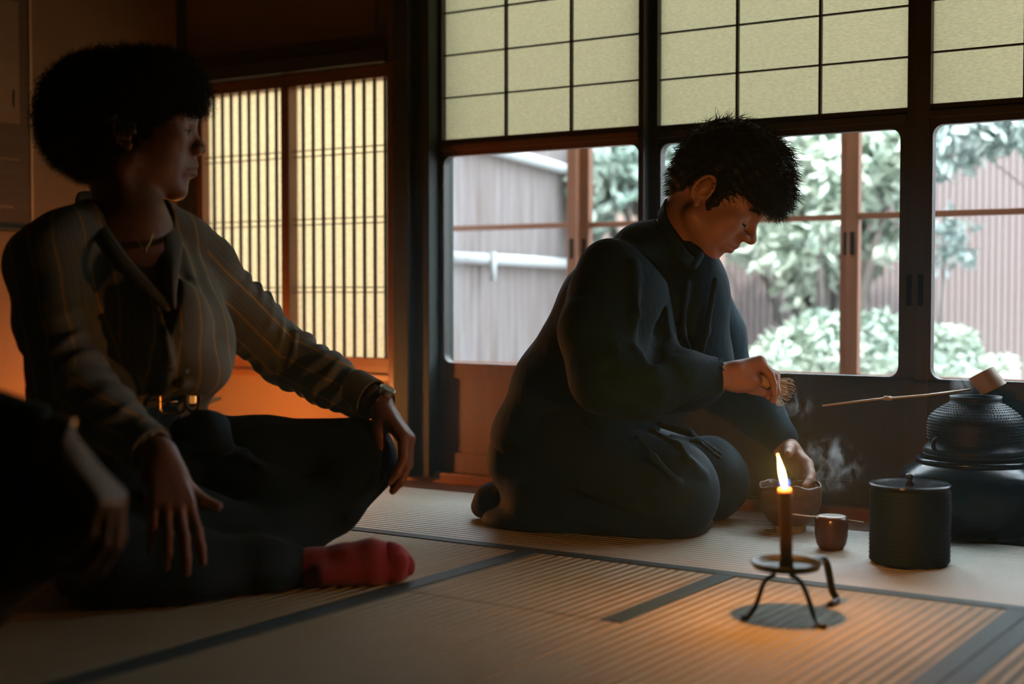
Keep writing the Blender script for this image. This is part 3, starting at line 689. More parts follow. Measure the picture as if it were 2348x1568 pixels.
# ladle across the kettle mouth
f = 2.665
t = tag(empty('bamboo_ladle', PW(2264, 873, f), YAW), 'bamboo water ladle with square-sided cup lying across the kettle mouth', 'ladle')
A, B_ = P(2225, 893, f), P(1886, 930, 2.60); O = P(2264, 873, f)
h = [A-O, (A-O)*.7+(B_-O)*.3+np.array([0,0,-.0015]), (A-O)*.45+(B_-O)*.55, (A-O)*.42+(B_-O)*.58+np.array([0,0,.0012]), B_-O]
MB().tube(h, [.0032,.0033,.0034,.0030,.0024], 8, flat=.7).build('handle', M['bamboo'], t, smooth=True)
MB().tube([h[2]-(h[3]-h[2])*.3, h[3]+(h[3]-h[2])*.3], .0042, 8).build('node', M['bamboo'], t, smooth=True)
cu = MB(); ax = P(2291, 862, f)-P(2238, 889, f); ax /= np.linalg.norm(ax)
# cup axis leans up to the upper left; silhouette is the square in the photograph
up = P(2250, 854, f)-P(2278, 892, f); L_ = np.linalg.norm(up); up /= L_; rad = np.linalg.norm(P(2292,861,f)-P(2236,887,f))/2
up = up*math.cos(.18)+np.array([0,-1,0])*math.sin(.18)*-1
ca = -up*L_/2; cb = up*L_/2; s1 = ax; s2 = np.cross(up, s1); s2 /= np.linalg.norm(s2)
vs = []; n = 40
for (c, r) in ((ca,rad),(cb,rad),(cb,rad-.0028),(ca+up*.003,rad-.0028)):
    for k in range(n): a = 2*math.pi*k/n; vs.append(c+r*(math.cos(a)*s1+math.sin(a)*s2))
fs = [(j*n+k, j*n+(k+1)%n, (j+1)*n+(k+1)%n, (j+1)*n+k) for j in range(3) for k in range(n)]+[tuple(range(n)), tuple(3*n+k for k in range(n))]
MB().add(vs, fs).build('cup', M['bambood'], t, smooth='auto')
# lidded water jar
MZ = P(2086, 1200, 2.372)
t = tag(empty('water_jar', at(MZ[0], 2.372), YAW), 'black ribbed cylindrical water jar with flat lacquered lid, in front of the brazier', 'jar')
pf = [(.001,0),(.060,0),(.0645,.004)]
z = .006
while z < .124: pf += [(.0665,z),(.0672,z+.0035),(.0658,z+.0062)]; z += .0075
pf += [(.066,.128),(.063,.130),(.060,.126),(.058,.02),(.001,.012)]
spin(pf, 72).build('body', M['blackclay'], t, smooth=True)
spin([(.001,.1345),(.030,.1345),(.062,.1350),(.0668,.1362),(.0682,.1350),(.0682,.1318),(.066,.1302),(.001,.1300)], 72).build('lid', M['lacquer'], t, smooth=True)
spin([(.001,.1345),(.008,.1345),(.0085,.137),(.005,.140),(.0045,.143),(.007,.146),(.008,.149),(.006,.152),(.001,.1528)], 28).build('knob', M['lacquer'], t, smooth=True)
# tea container with the scoop resting on it
TC = P(1906, 1240, 2.50)
t = tag(empty('tea_container', at(TC[0], 2.50), YAW), 'small rounded brown glazed tea container beside the water jar', 'container')
spin([(.001,0),(.019,0),(.021,.001),(.0265,.012),(.0290,.026),(.0296,.042),(.0290,.054),(.0275,.058),(.026,.059),(.0255,.055),(.001,.052)], 56).build('body', M['brownglaze'], t, smooth=True)
spin([(.001,.0615),(.018,.0615),(.0245,.0606),(.0265,.0590),(.001,.0585)], 48).build('lid', material('ivory_lid', (.35,.32,.26), .3), t, smooth=True)
Q = [P(1812,1179,2.46), P(1850,1184,2.47), P(1900,1187,2.485), P(1935,1191,2.50), P(1978,1198,2.52)]
t = tag(empty('tea_scoop', V2W(*Q[2]), YAW), 'slender pale bamboo tea scoop resting across the small brown container', 'scoop')
MB().tube([q-Q[2]+np.array([0,0,.0008]) for q in Q], [.0032,.0028,.0024,.0024,.0026], 8, flat=.35).build('stick', M['bamboo'], t, smooth=True)
MB().tube([Q[3]-Q[2]+np.array([-.003,0,.0008]), Q[3]-Q[2]+np.array([.003,0,.0008])], .0032, 8).build('node', M['bamboo'], t, smooth=True)
# tea bowl
bowlm = material('rough_brown_glaze', (.16,.075,.04), .33, .6, noise=((40,40,60), .25, (.09,.04,.022)), bump=((70,70,120), .5, .004))
TB = P(1811, 1200, 2.70)
t = tag(empty('tea_bowl', at(TB[0], 2.70), YAW), 'brown glazed tea bowl with uneven rim and pale foot, under the man\'s left hand', 'bowl')
wob = lambda r, z, a, j: (r*(1+.022*math.sin(2*a+1)+.012*math.sin(5*a+z*40)), z+(.0028*math.sin(3*a+.6)+.0016*math.sin(7*a) if z > .075 else 0))
spin([(.030,.010),(.042,.020),(.053,.036),(.0580,.054),(.0592,.072),(.0586,.088),(.0572,.0905),(.0555,.089),(.0555,.07),(.052,.045),(.04,.028),(.001,.022)], 72, wob).build('body', bowlm, t, smooth=True)
spin([(.001,.003),(.024,.003),(.027,0),(.0305,.0),(.0310,.010),(.033,.013)], 48).build('foot', material('pale_foot', (.55,.50,.38), .6, noise=((60,60,60), .2, (.4,.35,.25))), t, smooth=True)
spin([(.001,.034),(.048,.036)], 40).build('green_tea', material('matcha', (.12,.20,.04), .4), t)
# whisk held in the right hand
t = tag(empty('tea_whisk', PW(1763, 880, 2.61), YAW), 'bamboo tea whisk with splayed tines held in the man\'s right hand', 'whisk')
O = P(1763, 880, 2.61); E_ = P(1811, 904, 2.62); ax = (E_-O)/np.linalg.norm(E_-O)
s1 = np.cross(ax, [0,1,0]); s1 /= np.linalg.norm(s1); s2 = np.cross(ax, s1)
MB().tube([-ax*.055, -ax*.02, ax*.000], [.0105,.0108,.0112], 20).build('handle', M['bamboo'], t, smooth='auto')
MB().tube([-ax*.0015, ax*.0015], .0122, 20).build('binding_thread', M['thread'], t, smooth='auto')
for ring, (n, r1, r2, ln) in enumerate(((48,.026,.027,.042),(30,.009,.004,.040))):
    k = MB()
    for i in range(n):
        a = 2*math.pi*i/n; d = math.cos(a)*s1+math.sin(a)*s2; rr = 1+.14*random.uniform(-1,1)
        pts = [d*.0104, d*(.0104+(r1*rr-.0104)*.55)+ax*ln*.45, d*r1*rr+ax*ln*.85, d*r2*rr*.90+ax*ln*(1+.05*random.uniform(-1,1))]
        k.tube(pts, [.0009,.0007,.00055,.00035], 5)
    k.build('outer_tines' if ring == 0 else 'inner_tines', M['bamboo'], t, smooth=True)

# candle stand
CR = P(1803, 1300, 1.983)
t = tag(empty('candle_stand', at(CR[0], 1.983), YAW), 'black iron three-legged candle stand with round dish, burning on the mat in front', 'candle stand')
spin([(.001,.070),(.030,.0695),(.044,.071),(.0495,.0775),(.0510,.0785),(.0505,.076),(.045,.068),(.030,.0665),(.001,.0668)], 56).build('dish', M['wroughtiron'], t, smooth=True)
c0 = CR[0]
def rel(u, v, f): p = P(u, v, f); return np.array([p[0]-c0, p[1]-1.983, p[2]])
for pts, rr in (([rel(1776,1318,1.965), rel(1752,1330,1.96), rel(1740,1370,1.955), rel(1728,1400,1.95), rel(1706,1424,1.955), rel(1700,1424,1.955)], .0042),
                ([rel(1812,1318,1.955), rel(1838,1332,1.945), rel(1855,1375,1.935), rel(1866,1415,1.93), rel(1884,1444,1.905), rel(1894,1446,1.905)], .0045),
                ([rel(1860,1290,2.02), rel(1880,1276,2.04), rel(1895,1285,2.06), rel(1902,1320,2.06), rel(1908,1358,2.07), rel(1922,1375,2.075), rel(1904,1392,2.04)], .0060)):
    P_ = [np.array(p) for p in pts]
    # smooth the path
    for _ in range(2):
        Q2 = [P_[0]]
        for a, b in zip(P_[:-1], P_[1:]): Q2 += [a*.75+b*.25, a*.25+b*.75]
        P_ = Q2+[P_[-1]]
    P_ = [np.array([p[0],p[1],max(p[2],.0035)]) for p in P_]
    MB().tube(P_, rr, 10, flat=.75).build('leg', M['wroughtiron'], t, smooth=True)
MB().tube([(.0,.0,.070),(0,0,.084)], [.011,.0095], 16).build('candle_socket', M['wroughtiron'], t, smooth='auto')
cd = tag(empty('candle', (*at(c0, 1.983)[:2], .078), YAW), 'burning brownish wax candle standing on the iron dish', 'candle')
tx = (1798-1803)/FPX*1.983
MB().tube([(0,0,.004),(tx*.3,0,.05),(tx,0,.098),(tx,0,.104)], [.0088,.0092,.0098,.0085], 20).build('wax_stick', M['wax'], cd, smooth=True)
MB().tube([(tx,0,.102),(tx+.0005,0,.112)], .001, 6).build('wick', M['ink'], cd)
fl = []
for i in range(15):
    q = i/14; r = .0052*(math.sin(math.pi*min(1,q*1.0+.08))**.8)*(1-q*.55)
    fl.append((max(r,.0003), .106+.047*q))
fm = MB().lathe(fl, 24, (tx,0,0))
fm.v = [(x-.20*(z-.106)-1.2*max(0,z-.125)**2, y, z) for x, y, z in fm.v]
fm.build('flame', emis('flame', (1,.62,.24), 13, True), cd, smooth=True)
MB().lathe([(.0003,.1045),(.0055,.107),(.0068,.111),(.0058,.116),(.0003,.1165)], 20, (tx,0,0)).build('flame_base', emis('flame_blue', (.12,.22,1), 1.4, True), cd, smooth=True)
pl = bpy.data.lights.new('candle_light', 'POINT'); pl.energy = 4.6; pl.color = (1,.38,.075); pl.shadow_soft_size = .006
po = bpy.data.objects.new('candle_light', pl); COL.objects.link(po); po.parent = cd; po.location = (tx-.001, 0, .128)

# steam
def steam(name, label, u, v, f, sx, sy, sz, dens, scale, seed, thr=.52):
    m = bpy.data.materials.new(name); m.use_nodes = True; nt = m.node_tree; N = nt.nodes; L = nt.links
    for n in list(N): N.remove(n)
    out = N.new('ShaderNodeOutputMaterial'); pv = N.new('ShaderNodeVolumePrincipled'); pv.inputs['Color'].default_value = (.95,.95,.95,1); pv.inputs['Anisotropy'].default_value = .2
    tc = N.new('ShaderNodeTexCoord'); mp = N.new('ShaderNodeMapping'); L.new(tc.outputs['Object'], mp.inputs[0]); mp.inputs['Location'].default_value = (seed*3.1, seed, 0)
    mp.inputs['Scale'].default_value = (scale, scale, scale*.65)
    nz = N.new('ShaderNodeTexNoise'); nz.inputs['Scale'].default_value = 1; nz.inputs['Detail'].default_value = 3; nz.inputs['Distortion'].default_value = 1.6; L.new(mp.outputs[0], nz.inputs[0])
    mr = N.new('ShaderNodeMapRange'); mr.inputs['From Min'].default_value = thr; mr.inputs['From Max'].default_value = thr+.16; mr.inputs['To Max'].default_value = 1; L.new(nz.outputs[0], mr.inputs[0])
    ln = N.new('ShaderNodeVectorMath'); ln.operation = 'MULTIPLY'; ln.inputs[1].default_value = (1/sx, 1/sy, 1/sz); L.new(tc.outputs['Object'], ln.inputs[0])
    le = N.new('ShaderNodeVectorMath'); le.operation = 'LENGTH'; L.new(ln.outputs[0], le.inputs[0])
    fo = N.new('ShaderNodeMapRange'); fo.inputs['From Min'].default_value = 1; fo.inputs['From Max'].default_value = .35; fo.inputs['To Max'].default_value = dens; L.new(le.outputs['Value'], fo.inputs[0])
    mu = N.new('ShaderNodeMath'); mu.operation = 'MULTIPLY'; L.new(mr.outputs[0], mu.inputs[0]); L.new(fo.outputs[0], mu.inputs[1]); L.new(mu.outputs[0], pv.inputs['Density']); L.new(pv.outputs[0], out.inputs['Volume'])
    m.cycles.volume_step_rate = .5 if hasattr(m.cycles, 'volume_step_rate') else 1
    k = MB(); k.lathe([(.001,-1)]+[(math.cos(a), math.sin(a)) for a in np.linspace(-1.4,1.4,9)]+[(.001,1)], 20)
    k.v = [(x*sx, y*sy, z*sz) for x, y, z in k.v]
    o = k.build(name, m, None, loc=PW(u, v, f), rz=YAW); tag(o, label, 'steam', kind='stuff'); return o
steam('steam', 'wisp of steam rising between the tea bowl and the brazier', 1905, 1065, 2.74, .075, .03, .062, 26, 34, 1, .50)
steam('steam', 'faint steam rising from the open kettle mouth beside the ladle cup', 2208, 872, 2.68, .028, .02, .035, 14, 30, 4, .42)
steam('steam', 'thin curl of steam just under the whisk', 1822, 925, 2.70, .045, .02, .035, 14, 36, 7, .54)
# ================================================================== the kneeling man
def person(name, r, f, label):
    o = bpy.data.objects.new(name, None); return o
MF = 2.78; MR = P(1420, 1000, MF)[0]
def Q(u, v, f): p = P(u, v, f); return np.array([p[0]-MR, p[1]-MF, p[2]])
BF = np.array([math.cos(math.radians(28)), -math.sin(math.radians(28)), 0])     # where his body faces
BS = np.array([math.sin(math.radians(28)), math.cos(math.radians(28)), 0])      # towards his left side
px = .00086
def add_child(me, name, mat, parent, lab=None):
    o = link(name, me, mat, parent)
    if lab: o['label'] = lab
    return o
# --- body: head, neck, torso, arms, hands, legs
F = Field((-.34,-.34,0), (.46,.34,.86), .0028)
hips = Q(1255,1020,2.87); waist = Q(1320,880,2.83); chest = Q(1440,700,2.78); nb_ = Q(1535,560,2.75)
F.slab(hips, waist, (.13,.09), (.11,.08), BS, .03); F.slab(waist, chest, (.11,.08), (.13,.085), BS, .03); F.slab(chest, nb_-(0,0,.02), (.12,.08), (.07,.05), BS, .03)
HM = head_frame(Q(1628,446,2.705), math.radians(-13), math.radians(41), math.radians(3), 1.0)
F.cone(nb_-(.0,0,.01), HM[0](-.026,0,-.012), .048, .042, .02); F.cone(nb_+BF*.03-(0,0,.012), HM[0](.004,0,-.045), .042, .044, .02)
build_head(F, HM)
build_ear(F, HM, -1); build_ear(F, HM, 1)
# near (right) arm
sh = Q(1400,640,2.60); el = Q(1392,890,2.52); wr = Q(1640,862,2.555)
F.cone(sh, el, .045, .038, .02); F.cone(el, wr, .038, .026, .01)
hd = nrm(Q(1735,838,2.59)-wr); hn = nrm(np.array([.12,-.25,-1.0]))
tR, jR = hand(F, wr+hd*.004, hd, hn, 1 if np.cross(hd,hn)[1] > 0 else -1, (.60,.75,1.0,1.15), (1.15,1.15,.75,.40), .03, 1.0, tdir=nrm(np.array([.93,.25,-.30])), tbend=.1, L=.95)
F.ell(wr+hd*.052+hn*.020+np.array([0,.004,0]), (.040,.030,.022), None, .012)
# far (left) arm to the bowl
sh2 = Q(1610,650,2.94); el2 = Q(1690,900,2.98); wr2 = Q(1808,1035,2.86)
F.cone(sh2, el2, .045, .036, .02); F.cone(el2, wr2, .036, .025, .01)
hd2 = nrm(Q(1856,1100,2.77)-wr2)
tL, jL = hand(F, wr2, hd2, nrm(np.array([-.55,-.45,-.3])), 1 if np.cross(hd2, [-.55,-.45,-.3])[1] < 0 else -1, (.25,.25,.3,.35), (.35,.35,.35,.4), .12, 1.0)
# legs folded under
kn = Q(1560,1140,2.64); kn2 = Q(1640,1125,2.82)
for h_, k_, a_ in ((hips-BS*.08, kn, Q(1180,1160,2.80)), (hips+BS*.08, kn2, Q(1170,1150,2.98))):
    F.cone(h_, k_-BF*.03, .05, .03, .02); F.cone(k_-BF*.03, a_+(0,0,.01)+BF*.03, .03, .020, .02)
man_me = F.mesh('person')
loc = V2W(MR, MF, 0)
man = link('person', man_me, M['skin_m'], None, loc=loc, rz=YAW)
tag(man, 'person kneeling in dark clothes, head bowed, holding a tea whisk above the bowl', 'person')
# --- trousers
T_ = Field((-.40,-.36,-.004), (.46,.36,.42), .0055)
T_.slab(Q(1240,1040,2.86), Q(1330,1000,2.82), (.17,.085), (.16,.10), BS, .03)
for a, b, ra, rb in ((Q(1300,1040,2.74), Q(1545,1130,2.64), .105, .083), (Q(1330,1020,2.93), Q(1640,1105,2.83), .085, .070),
                     (Q(1500,1150,2.66), Q(1250,1140,2.74), .078, .070), (Q(1600,1150,2.86), Q(1260,1130,2.96), .060, .07),
                     (Q(1400,1080,2.78), Q(1560,1110,2.76), .09, .05), (Q(1240,1110,2.76), Q(1195,1130,2.82), .07, .055), (Q(1250,1000,2.94), Q(1220,1080,2.96), .1, .08)):
    T_.cone(a, b, ra, rb, .03)
T_.ell(Q(1545,1120,2.64), (.080,.085,.092), None, .02); T_.ell(Q(1628,1092,2.835), (.066,.07,.083), None, .02)
T_.ell(Q(1300,1190,2.78), (.17,.12,.045), None, .03); T_.ell(Q(1480,1195,2.70), (.13,.09,.045), None, .03)
T_.cone(Q(1225,1195,2.82), Q(1160,1170,2.86), .05, .045, .02)
rg = np.random.default_rng(5)
for pts, r in (([Q(1490,985,2.60), Q(1555,1020,2.57), Q(1612,1090,2.58), Q(1622,1160,2.60)], .006), ([Q(1460,1000,2.58), Q(1500,1050,2.54), Q(1560,1110,2.55)], .006),
               ([Q(1510,972,2.72), Q(1580,990,2.72), Q(1650,1040,2.76)], .006), ([Q(1540,1000,2.66), Q(1600,1010,2.68), Q(1650,1050,2.72)], .005), ([Q(1330,1120,2.62), Q(1450,1160,2.58), Q(1540,1190,2.58)], .008),
               ([Q(1200,1130,2.72), Q(1300,1190,2.66), Q(1420,1210,2.62)], .008)):
    T_.chain(pts, r, .012)
T_.cut((0,0,.001), (0,0,-1), 0)
tm = T_.mesh('trousers'); add_child(tm, 'trousers', M['trou_m'], man)
for nm, (a, b, c) in (('sock', (Q(1165,1140,2.80), Q(1128,1150,2.82), Q(1105,1162,2.84))), ('sock', (Q(1170,1150,2.95), Q(1130,1150,2.97), Q(1112,1158,2.98)))):
    K = Field(np.minimum(a,c)-.09, np.maximum(a,c)+.09, .004)
    K.cone(a, b, .040, .034, .02); K.cone(b, c, .034, .022, .02); K.cut((0,0,.001), (0,0,-1), 0); add_child(K.mesh('sock'), 'sock', M['sockm'], man)
# --- jacket
J = Field((-.42,-.40,.05), (.46,.36,.72), .0045)
J.slab(Q(1250,1000,2.85), Q(1300,880,2.82), (.165,.085), (.150,.088), BS, .03)
J.slab(Q(1300,880,2.82), Q(1420,700,2.77), (.150,.088), (.165,.098), BS, .03)
J.slab(Q(1420,700,2.77), Q(1490,585,2.76), (.165,.098), (.125,.068), BS, .03)
J.slab(Q(1500,600,2.76), Q(1560,545,2.735), (.085,.060), (.060,.052), BS, .02)
J.ell(Q(1225,990,2.82), (.078,.15,.075), None, .03); J.ell(Q(1215,1040,2.84), (.062,.14,.075), None, .03)
J.chain([Q(1400,622,2.62), Q(1372,760,2.55), Q(1395,862,2.52), Q(1470,880,2.52), Q(1560,862,2.54), Q(1636,860,2.555)], [.062,.068,.066,.056,.044,.034], .03)
J.cone(Q(1400,680,2.60), Q(1500,850,2.56), .07, .045, .03); J.cone(Q(1430,700,2.62), Q(1480,800,2.60), .09, .06, .03)
J.ell(Q(1480,912,2.54), (.045,.04,.036), None, .03)
J.chain([Q(1590,640,2.90), Q(1632,770,2.96), Q(1660,880,2.97), Q(1735,940,2.93), Q(1790,1005,2.88)], [.062,.066,.062,.050,.036], .03)
J.ell(Q(1575,690,2.74), (.085,.10,.12), None, .04); J.ell(Q(1560,830,2.76), (.105,.10,.10), None, .04)
J.slab(Q(1420,960,2.76), Q(1400,860,2.78), (.13,.075), (.13,.09), BS, .04)
# folds
for pts, r in (([Q(1640,640,2.60), Q(1620,760,2.60), Q(1600,840,2.6)], .006), ([Q(1455,600,2.56), Q(1460,720,2.50), Q(1440,800,2.49), Q(1470,850,2.47)], .007), ([Q(1490,640,2.60), Q(1500,740,2.56), Q(1475,820,2.5), Q(1500,835,2.49)], .006),
               ([Q(1520,650,2.62), Q(1540,760,2.6), Q(1530,820,2.58)], .005), ([Q(1575,650,2.64), Q(1565,760,2.62), Q(1580,800,2.6)], .005), ([Q(1350,600,2.60), Q(1330,720,2.54), Q(1322,840,2.50), Q(1340,920,2.50)], .007),
               ([Q(1430,820,2.47), Q(1500,838,2.48), Q(1560,828,2.50), Q(1600,835,2.52)], .006), ([Q(1455,800,2.48), Q(1500,845,2.475), Q(1540,880,2.49)], .006), ([Q(1540,825,2.50), Q(1565,850,2.495), Q(1580,880,2.5)], .004),
               ([Q(1250,850,2.76), Q(1200,900,2.76), Q(1160,960,2.78)], .008), ([Q(1290,780,2.70), Q(1262,860,2.70), Q(1250,930,2.70)], .008)):
    J.chain(pts, r, .012)
for pts, r in (([Q(1500,640,2.64), Q(1515,760,2.55), Q(1500,820,2.48)], .010), ([Q(1400,850,2.45), Q(1450,900,2.44), Q(1500,905,2.47)], .010), ([Q(1290,900,2.72), Q(1230,950,2.72), Q(1190,1010,2.75)], .012)):
    J.chain(pts, r, .02, 'sub')
J.chain([wr-nrm(wr-el)*.03, wr+nrm(wr-el)*.03], .0300, .002, 'sub')       # open cuff
J.cone(nb_-(0,0,.0)+BF*.02, HM[0](.0,0,-.07), .052, .058, .002, 'sub')    # neck opening
jm = J.mesh('jacket'); jo = add_child(jm, 'jacket', M['robe'], man)
# stand collar
def ribbon(pts, ups, w, th, mat, name, parent):
    k = MB(); m = len(pts); P_ = [np.array(p,float) for p in pts]; vs = []
    for i in range(m):
        t = nrm(P_[min(i+1,m-1)]-P_[max(i-1,0)]); u = nrm(ups[i] if isinstance(ups, list) else ups); n_ = nrm(np.cross(t, u)); ww = w[i] if hasattr(w,'__len__') else w
        for a, b in ((-.5,-.5),(.5,-.5),(.5,.5),(-.5,.5)): vs.append(P_[i]+u*(a+.5)*ww+n_*b*th)
    fs = [(i*4+q, i*4+(q+1)%4, i*4+4+(q+1)%4, i*4+4+q) for i in range(m-1) for q in range(4)]+[(0,1,2,3),(m*4-4,m*4-3,m*4-2,m*4-1)]
    k.add(vs, fs); o = k.build(name, mat, parent, smooth='auto')
    sm = o.modifiers.new('round', 'BEVEL'); sm.width = th*.4; sm.segments = 2
    return o
cp = []; A0 = Q(1533,470,2.745); A1 = Q(1597,588,2.665)
cax = nrm(Q(1610,500,2.71)-Q(1570,575,2.71)); cc = (A0+A1)/2; e1 = (A0-A1)/2*1.10; e2 = BS*.064
ring = [cc+e1*math.cos(a)+e2*math.sin(a) for a in np.linspace(math.pi+.25, 3*math.pi-.25, 26)]
ring = [p-cax*.020 for p in ring]
ribbon(ring, cax, [.021+.010*(1-abs(i-12.5)/12.5) for i in range(26)], .004, M['robe'], 'collar', jo)
for pts in ([Q(1590,590,2.655), Q(1612,575,2.66), Q(1612,610,2.65)], ):
    K = Field(Q(1600,590,2.66)-.06, Q(1600,590,2.66)+.06, .003); K.slab(Q(1592,608,2.655), Q(1604,585,2.66), (.014,.008), (.016,.008), BS, .004); add_child(K.mesh('collar_tab'), 'collar_tab', M['robe'], jo)
# --- hair
Hh = Field(HM[0](0,0,.05)-.20, HM[0](0,0,.05)+.20, .0035)
def HE(c, r, k=.015, op='add'): Hh.ell(HM[0](*c), [q*HM[2] for q in r], HM[1], k, op)
HE((-.008,0,.060), (.096,.080,.090)); HE((.050,0,.084), (.062,.062,.054)); HE((-.050,0,.018), (.046,.058,.058)); HE((-.055,0,-.012), (.026,.042,.035)); HE((.020,0,.112), (.078,.060,.050))
HE((.098,0,.078), (.028,.052,.036)); HE((.094,-.026,.070), (.016,.024,.016)); HE((.098,.03,.068), (.016,.024,.016))
for y in (-1, 1): HE((.024,y*.068,.030), (.020,.012,.030), .012); HE((.022,y*.068,.002), (.009,.008,.026), .01); HE((.055,y*.060,.052), (.03,.014,.02), .012)
HE((.100,0,.014), (.054,.10,.040), .008, 'sub'); HE((.058,-.070,.012), (.026,.03,.030), .006, 'sub'); HE((-.004,-.086,.000), (.019,.020,.028), .006, 'sub'); HE((-.004,.086,.000), (.019,.020,.028), .006, 'sub')
Hh.warp(lambda x,y,z: .0022*np.sin(x*140+3*np.sin(z*60))*np.sin(y*120+z*90)+.0012*np.sin(x*330+z*210))
hm = Hh.mesh('hair')
hv = verts(hm); hq = (hv-HM[0](0,0,0))@HM[1]/HM[2]
okv = hv[(hq[:,2] > .012) & (hq[:,0] > -.11)]; front = hv[(hq[:,0] > .075) & (hq[:,2] > .045)]; back = hv[(hq[:,0] < -.03) & (hq[:,2] < .06)]
cH = HM[0](0,0,.05)
def mdir(p, rg):
    q = nrm(p-cH); comb = HM[1]@np.array([.75,0,-.1]); return q*.45+comb*.75+rg.normal(size=3)*.28
def fdir(p, rg): q = nrm(p-cH); return q*.35+HM[1]@np.array([.35,0,-.85])+rg.normal(size=3)*.28
def bdir(p, rg): return nrm(p-cH)*.3+HM[1]@np.array([-.25,0,-.8])+rg.normal(size=3)*.15
st = strands(2600, lambda i, rg: okv[rg.integers(len(okv))], mdir, .024, .0009, .6, 3, 5, .01, .003, .7)
s2 = strands(1100, lambda i, rg: front[rg.integers(len(front))], fdir, .022, .0009, .8, 4, 6, .008, .004, .8)
s3 = strands(900, lambda i, rg: back[rg.integers(len(back))], bdir, .013, .0007, 0, 5, 3)
st.add(s2.v, s2.f); st.add(s3.v, s3.f); 
ho = add_child(hm, 'hair', M['hair'], man); add_child(raw_mesh(st, 'loose_strands'), 'loose_strands', M['hair'], ho)
for y in (-1, 1):
    pts = [HM[0](.0965,y*.014,.0285), HM[0](.0965,y*.026,.033), HM[0](.090,y*.040,.0335), HM[0](.080,y*.050,.028)]
    b_ = strands(150, lambda i, rg: np.array(pts[int(i*3/150)])*(1-(i*3/150)%1)+np.array(pts[int(i*3/150)+1])*((i*3/150)%1)+rg.normal(size=3)*.0012, lambda p, rg: HM[1]@np.array([.1,y*.9,.25])+rg.normal(size=3)*.25, .010, .0010, 0, 9, 3)
    add_child(raw_mesh(b_, 'eyebrow'), 'eyebrow', M['hair'], man)
    ps = [HM[0](.0925,y*.020,.0005), HM[0](.0935,y*.032,-.0015), HM[0](.0865,y*.046,.0005)]
    MB().tube(ps, .0013, 6).build('eyelash', M['hair'], man)
lipm = MB()
whisk = bpy.data.objects.get('tea_whisk')
# ================================================================== the woman sitting cross-legged
GF = 2.30; GR = P(320, 1100, GF)[0]
def G(u, v, f): p = P(u, v, f); return np.array([p[0]-GR, p[1]-GF, p[2]])
SS = nrm([.79,.61,0]); FF = nrm([.61,-.79,0])          # her right-to-left and her front
F = Field((-.34,-.42,0), (.48,.42,.80), .0028)
pel = G(300,1060,2.36); wai = G(300,925,2.33); che = G(292,700,2.32); nkb = G(290,520,2.33)
F.slab(pel, wai, (.14,.10), (.115,.08), SS, .03); F.slab(wai, che, (.115,.08), (.13,.085), SS, .03); F.slab(che, nkb-(0,0,.03), (.13,.085), (.09,.05), SS, .03)
shR = G(112,610,2.225); elR = G(172,905,2.14); wrR = G(366,1048,2.04)
shL = G(458,610,2.425); elL = G(655,812,2.55); wrL = G(868,925,2.435)
F.cone(nkb-(0,0,.03), shR, .045, .045, .02); F.cone(nkb-(0,0,.03), shL, .045, .045, .02)
F.cone(shR, elR, .044, .036, .02); F.cone(elR, wrR, .036, .025, .01)
F.cone(shL, elL, .044, .036, .02); F.cone(elL, wrL, .036, .025, .01)
HW = head_frame(G(298,312,2.365), math.radians(14), math.radians(2), 0, 1.04)
F.cone(nkb-(0,0,.02), HW[0](-.022,0,-.01), .050, .047, .02); F.cone(G(322,520,2.31), HW[0](.012,0,-.05), .036, .036, .02)
for q in (-1, 1): F.cone(G(318,520,2.30)+SS*.012*q, HW[0](-.02,q*.05,-.03), .012, .014, .012); F.cone(G(316,535,2.295)+SS*.012*q, nkb+SS*.12*q-(0,0,.02), .009, .009, .012)
F.slab(nkb+FF*.022, che, (.060,.040), (.12,.090), SS, .04)
build_head(F, HW, True, 'open'); build_ear(F, HW, -1); build_ear(F, HW, 1)
def handp(F, W, d, n, ysign, *a, **k):
    d = nrm(d); n2 = nrm(np.array(n)-d*np.dot(n,d)); t = 1 if np.cross(d,n2)@np.array(ysign) > 0 else -1
    return hand(F, W, d, n, t, *a, **k)
tR, jRw = handp(F, wrR, G(386,1136,2.005)-wrR, np.array([-.45,.75,-.30]), (1,0,.2), (.22,.24,.28,.34), (.22,.26,.30,.34), .15, .97, tdir=nrm(np.array([.56,-.12,-.82])), tbend=-.30)
tL, jLw = handp(F, wrL, G(932,1012,2.40)-wrL, np.array([-.80,.05,-.50]), (-.2,-1,0), (.60,.62,.66,.72), (.42,.42,.46,.5), .10, .98, tdir=nrm(np.array([.10,-.35,-.95])), tbend=.2)
hipR = pel-SS*.08; hipL = pel+SS*.08; knR = G(255,1300,2.06); knL = G(835,1040,2.42)
F.cone(hipR, knR, .05, .035, .02); F.cone(knR, G(600,1300,2.16), .03, .025, .02); F.cone(hipL, G(800,1040,2.43), .05, .03, .02); F.cone(G(800,1050,2.42), G(640,1220,2.30), .028, .025, .02)
F.cone(G(600,1300,2.16), G(860,1292,2.24), .020, .014, .01)
wme = F.mesh('person'); wom = link('person', wme, M['skin_w'], None, loc=V2W(GR, GF, 0), rz=YAW)
tag(wom, 'person with curly dark hair and striped shirt sitting cross-legged, watching to the right', 'person')
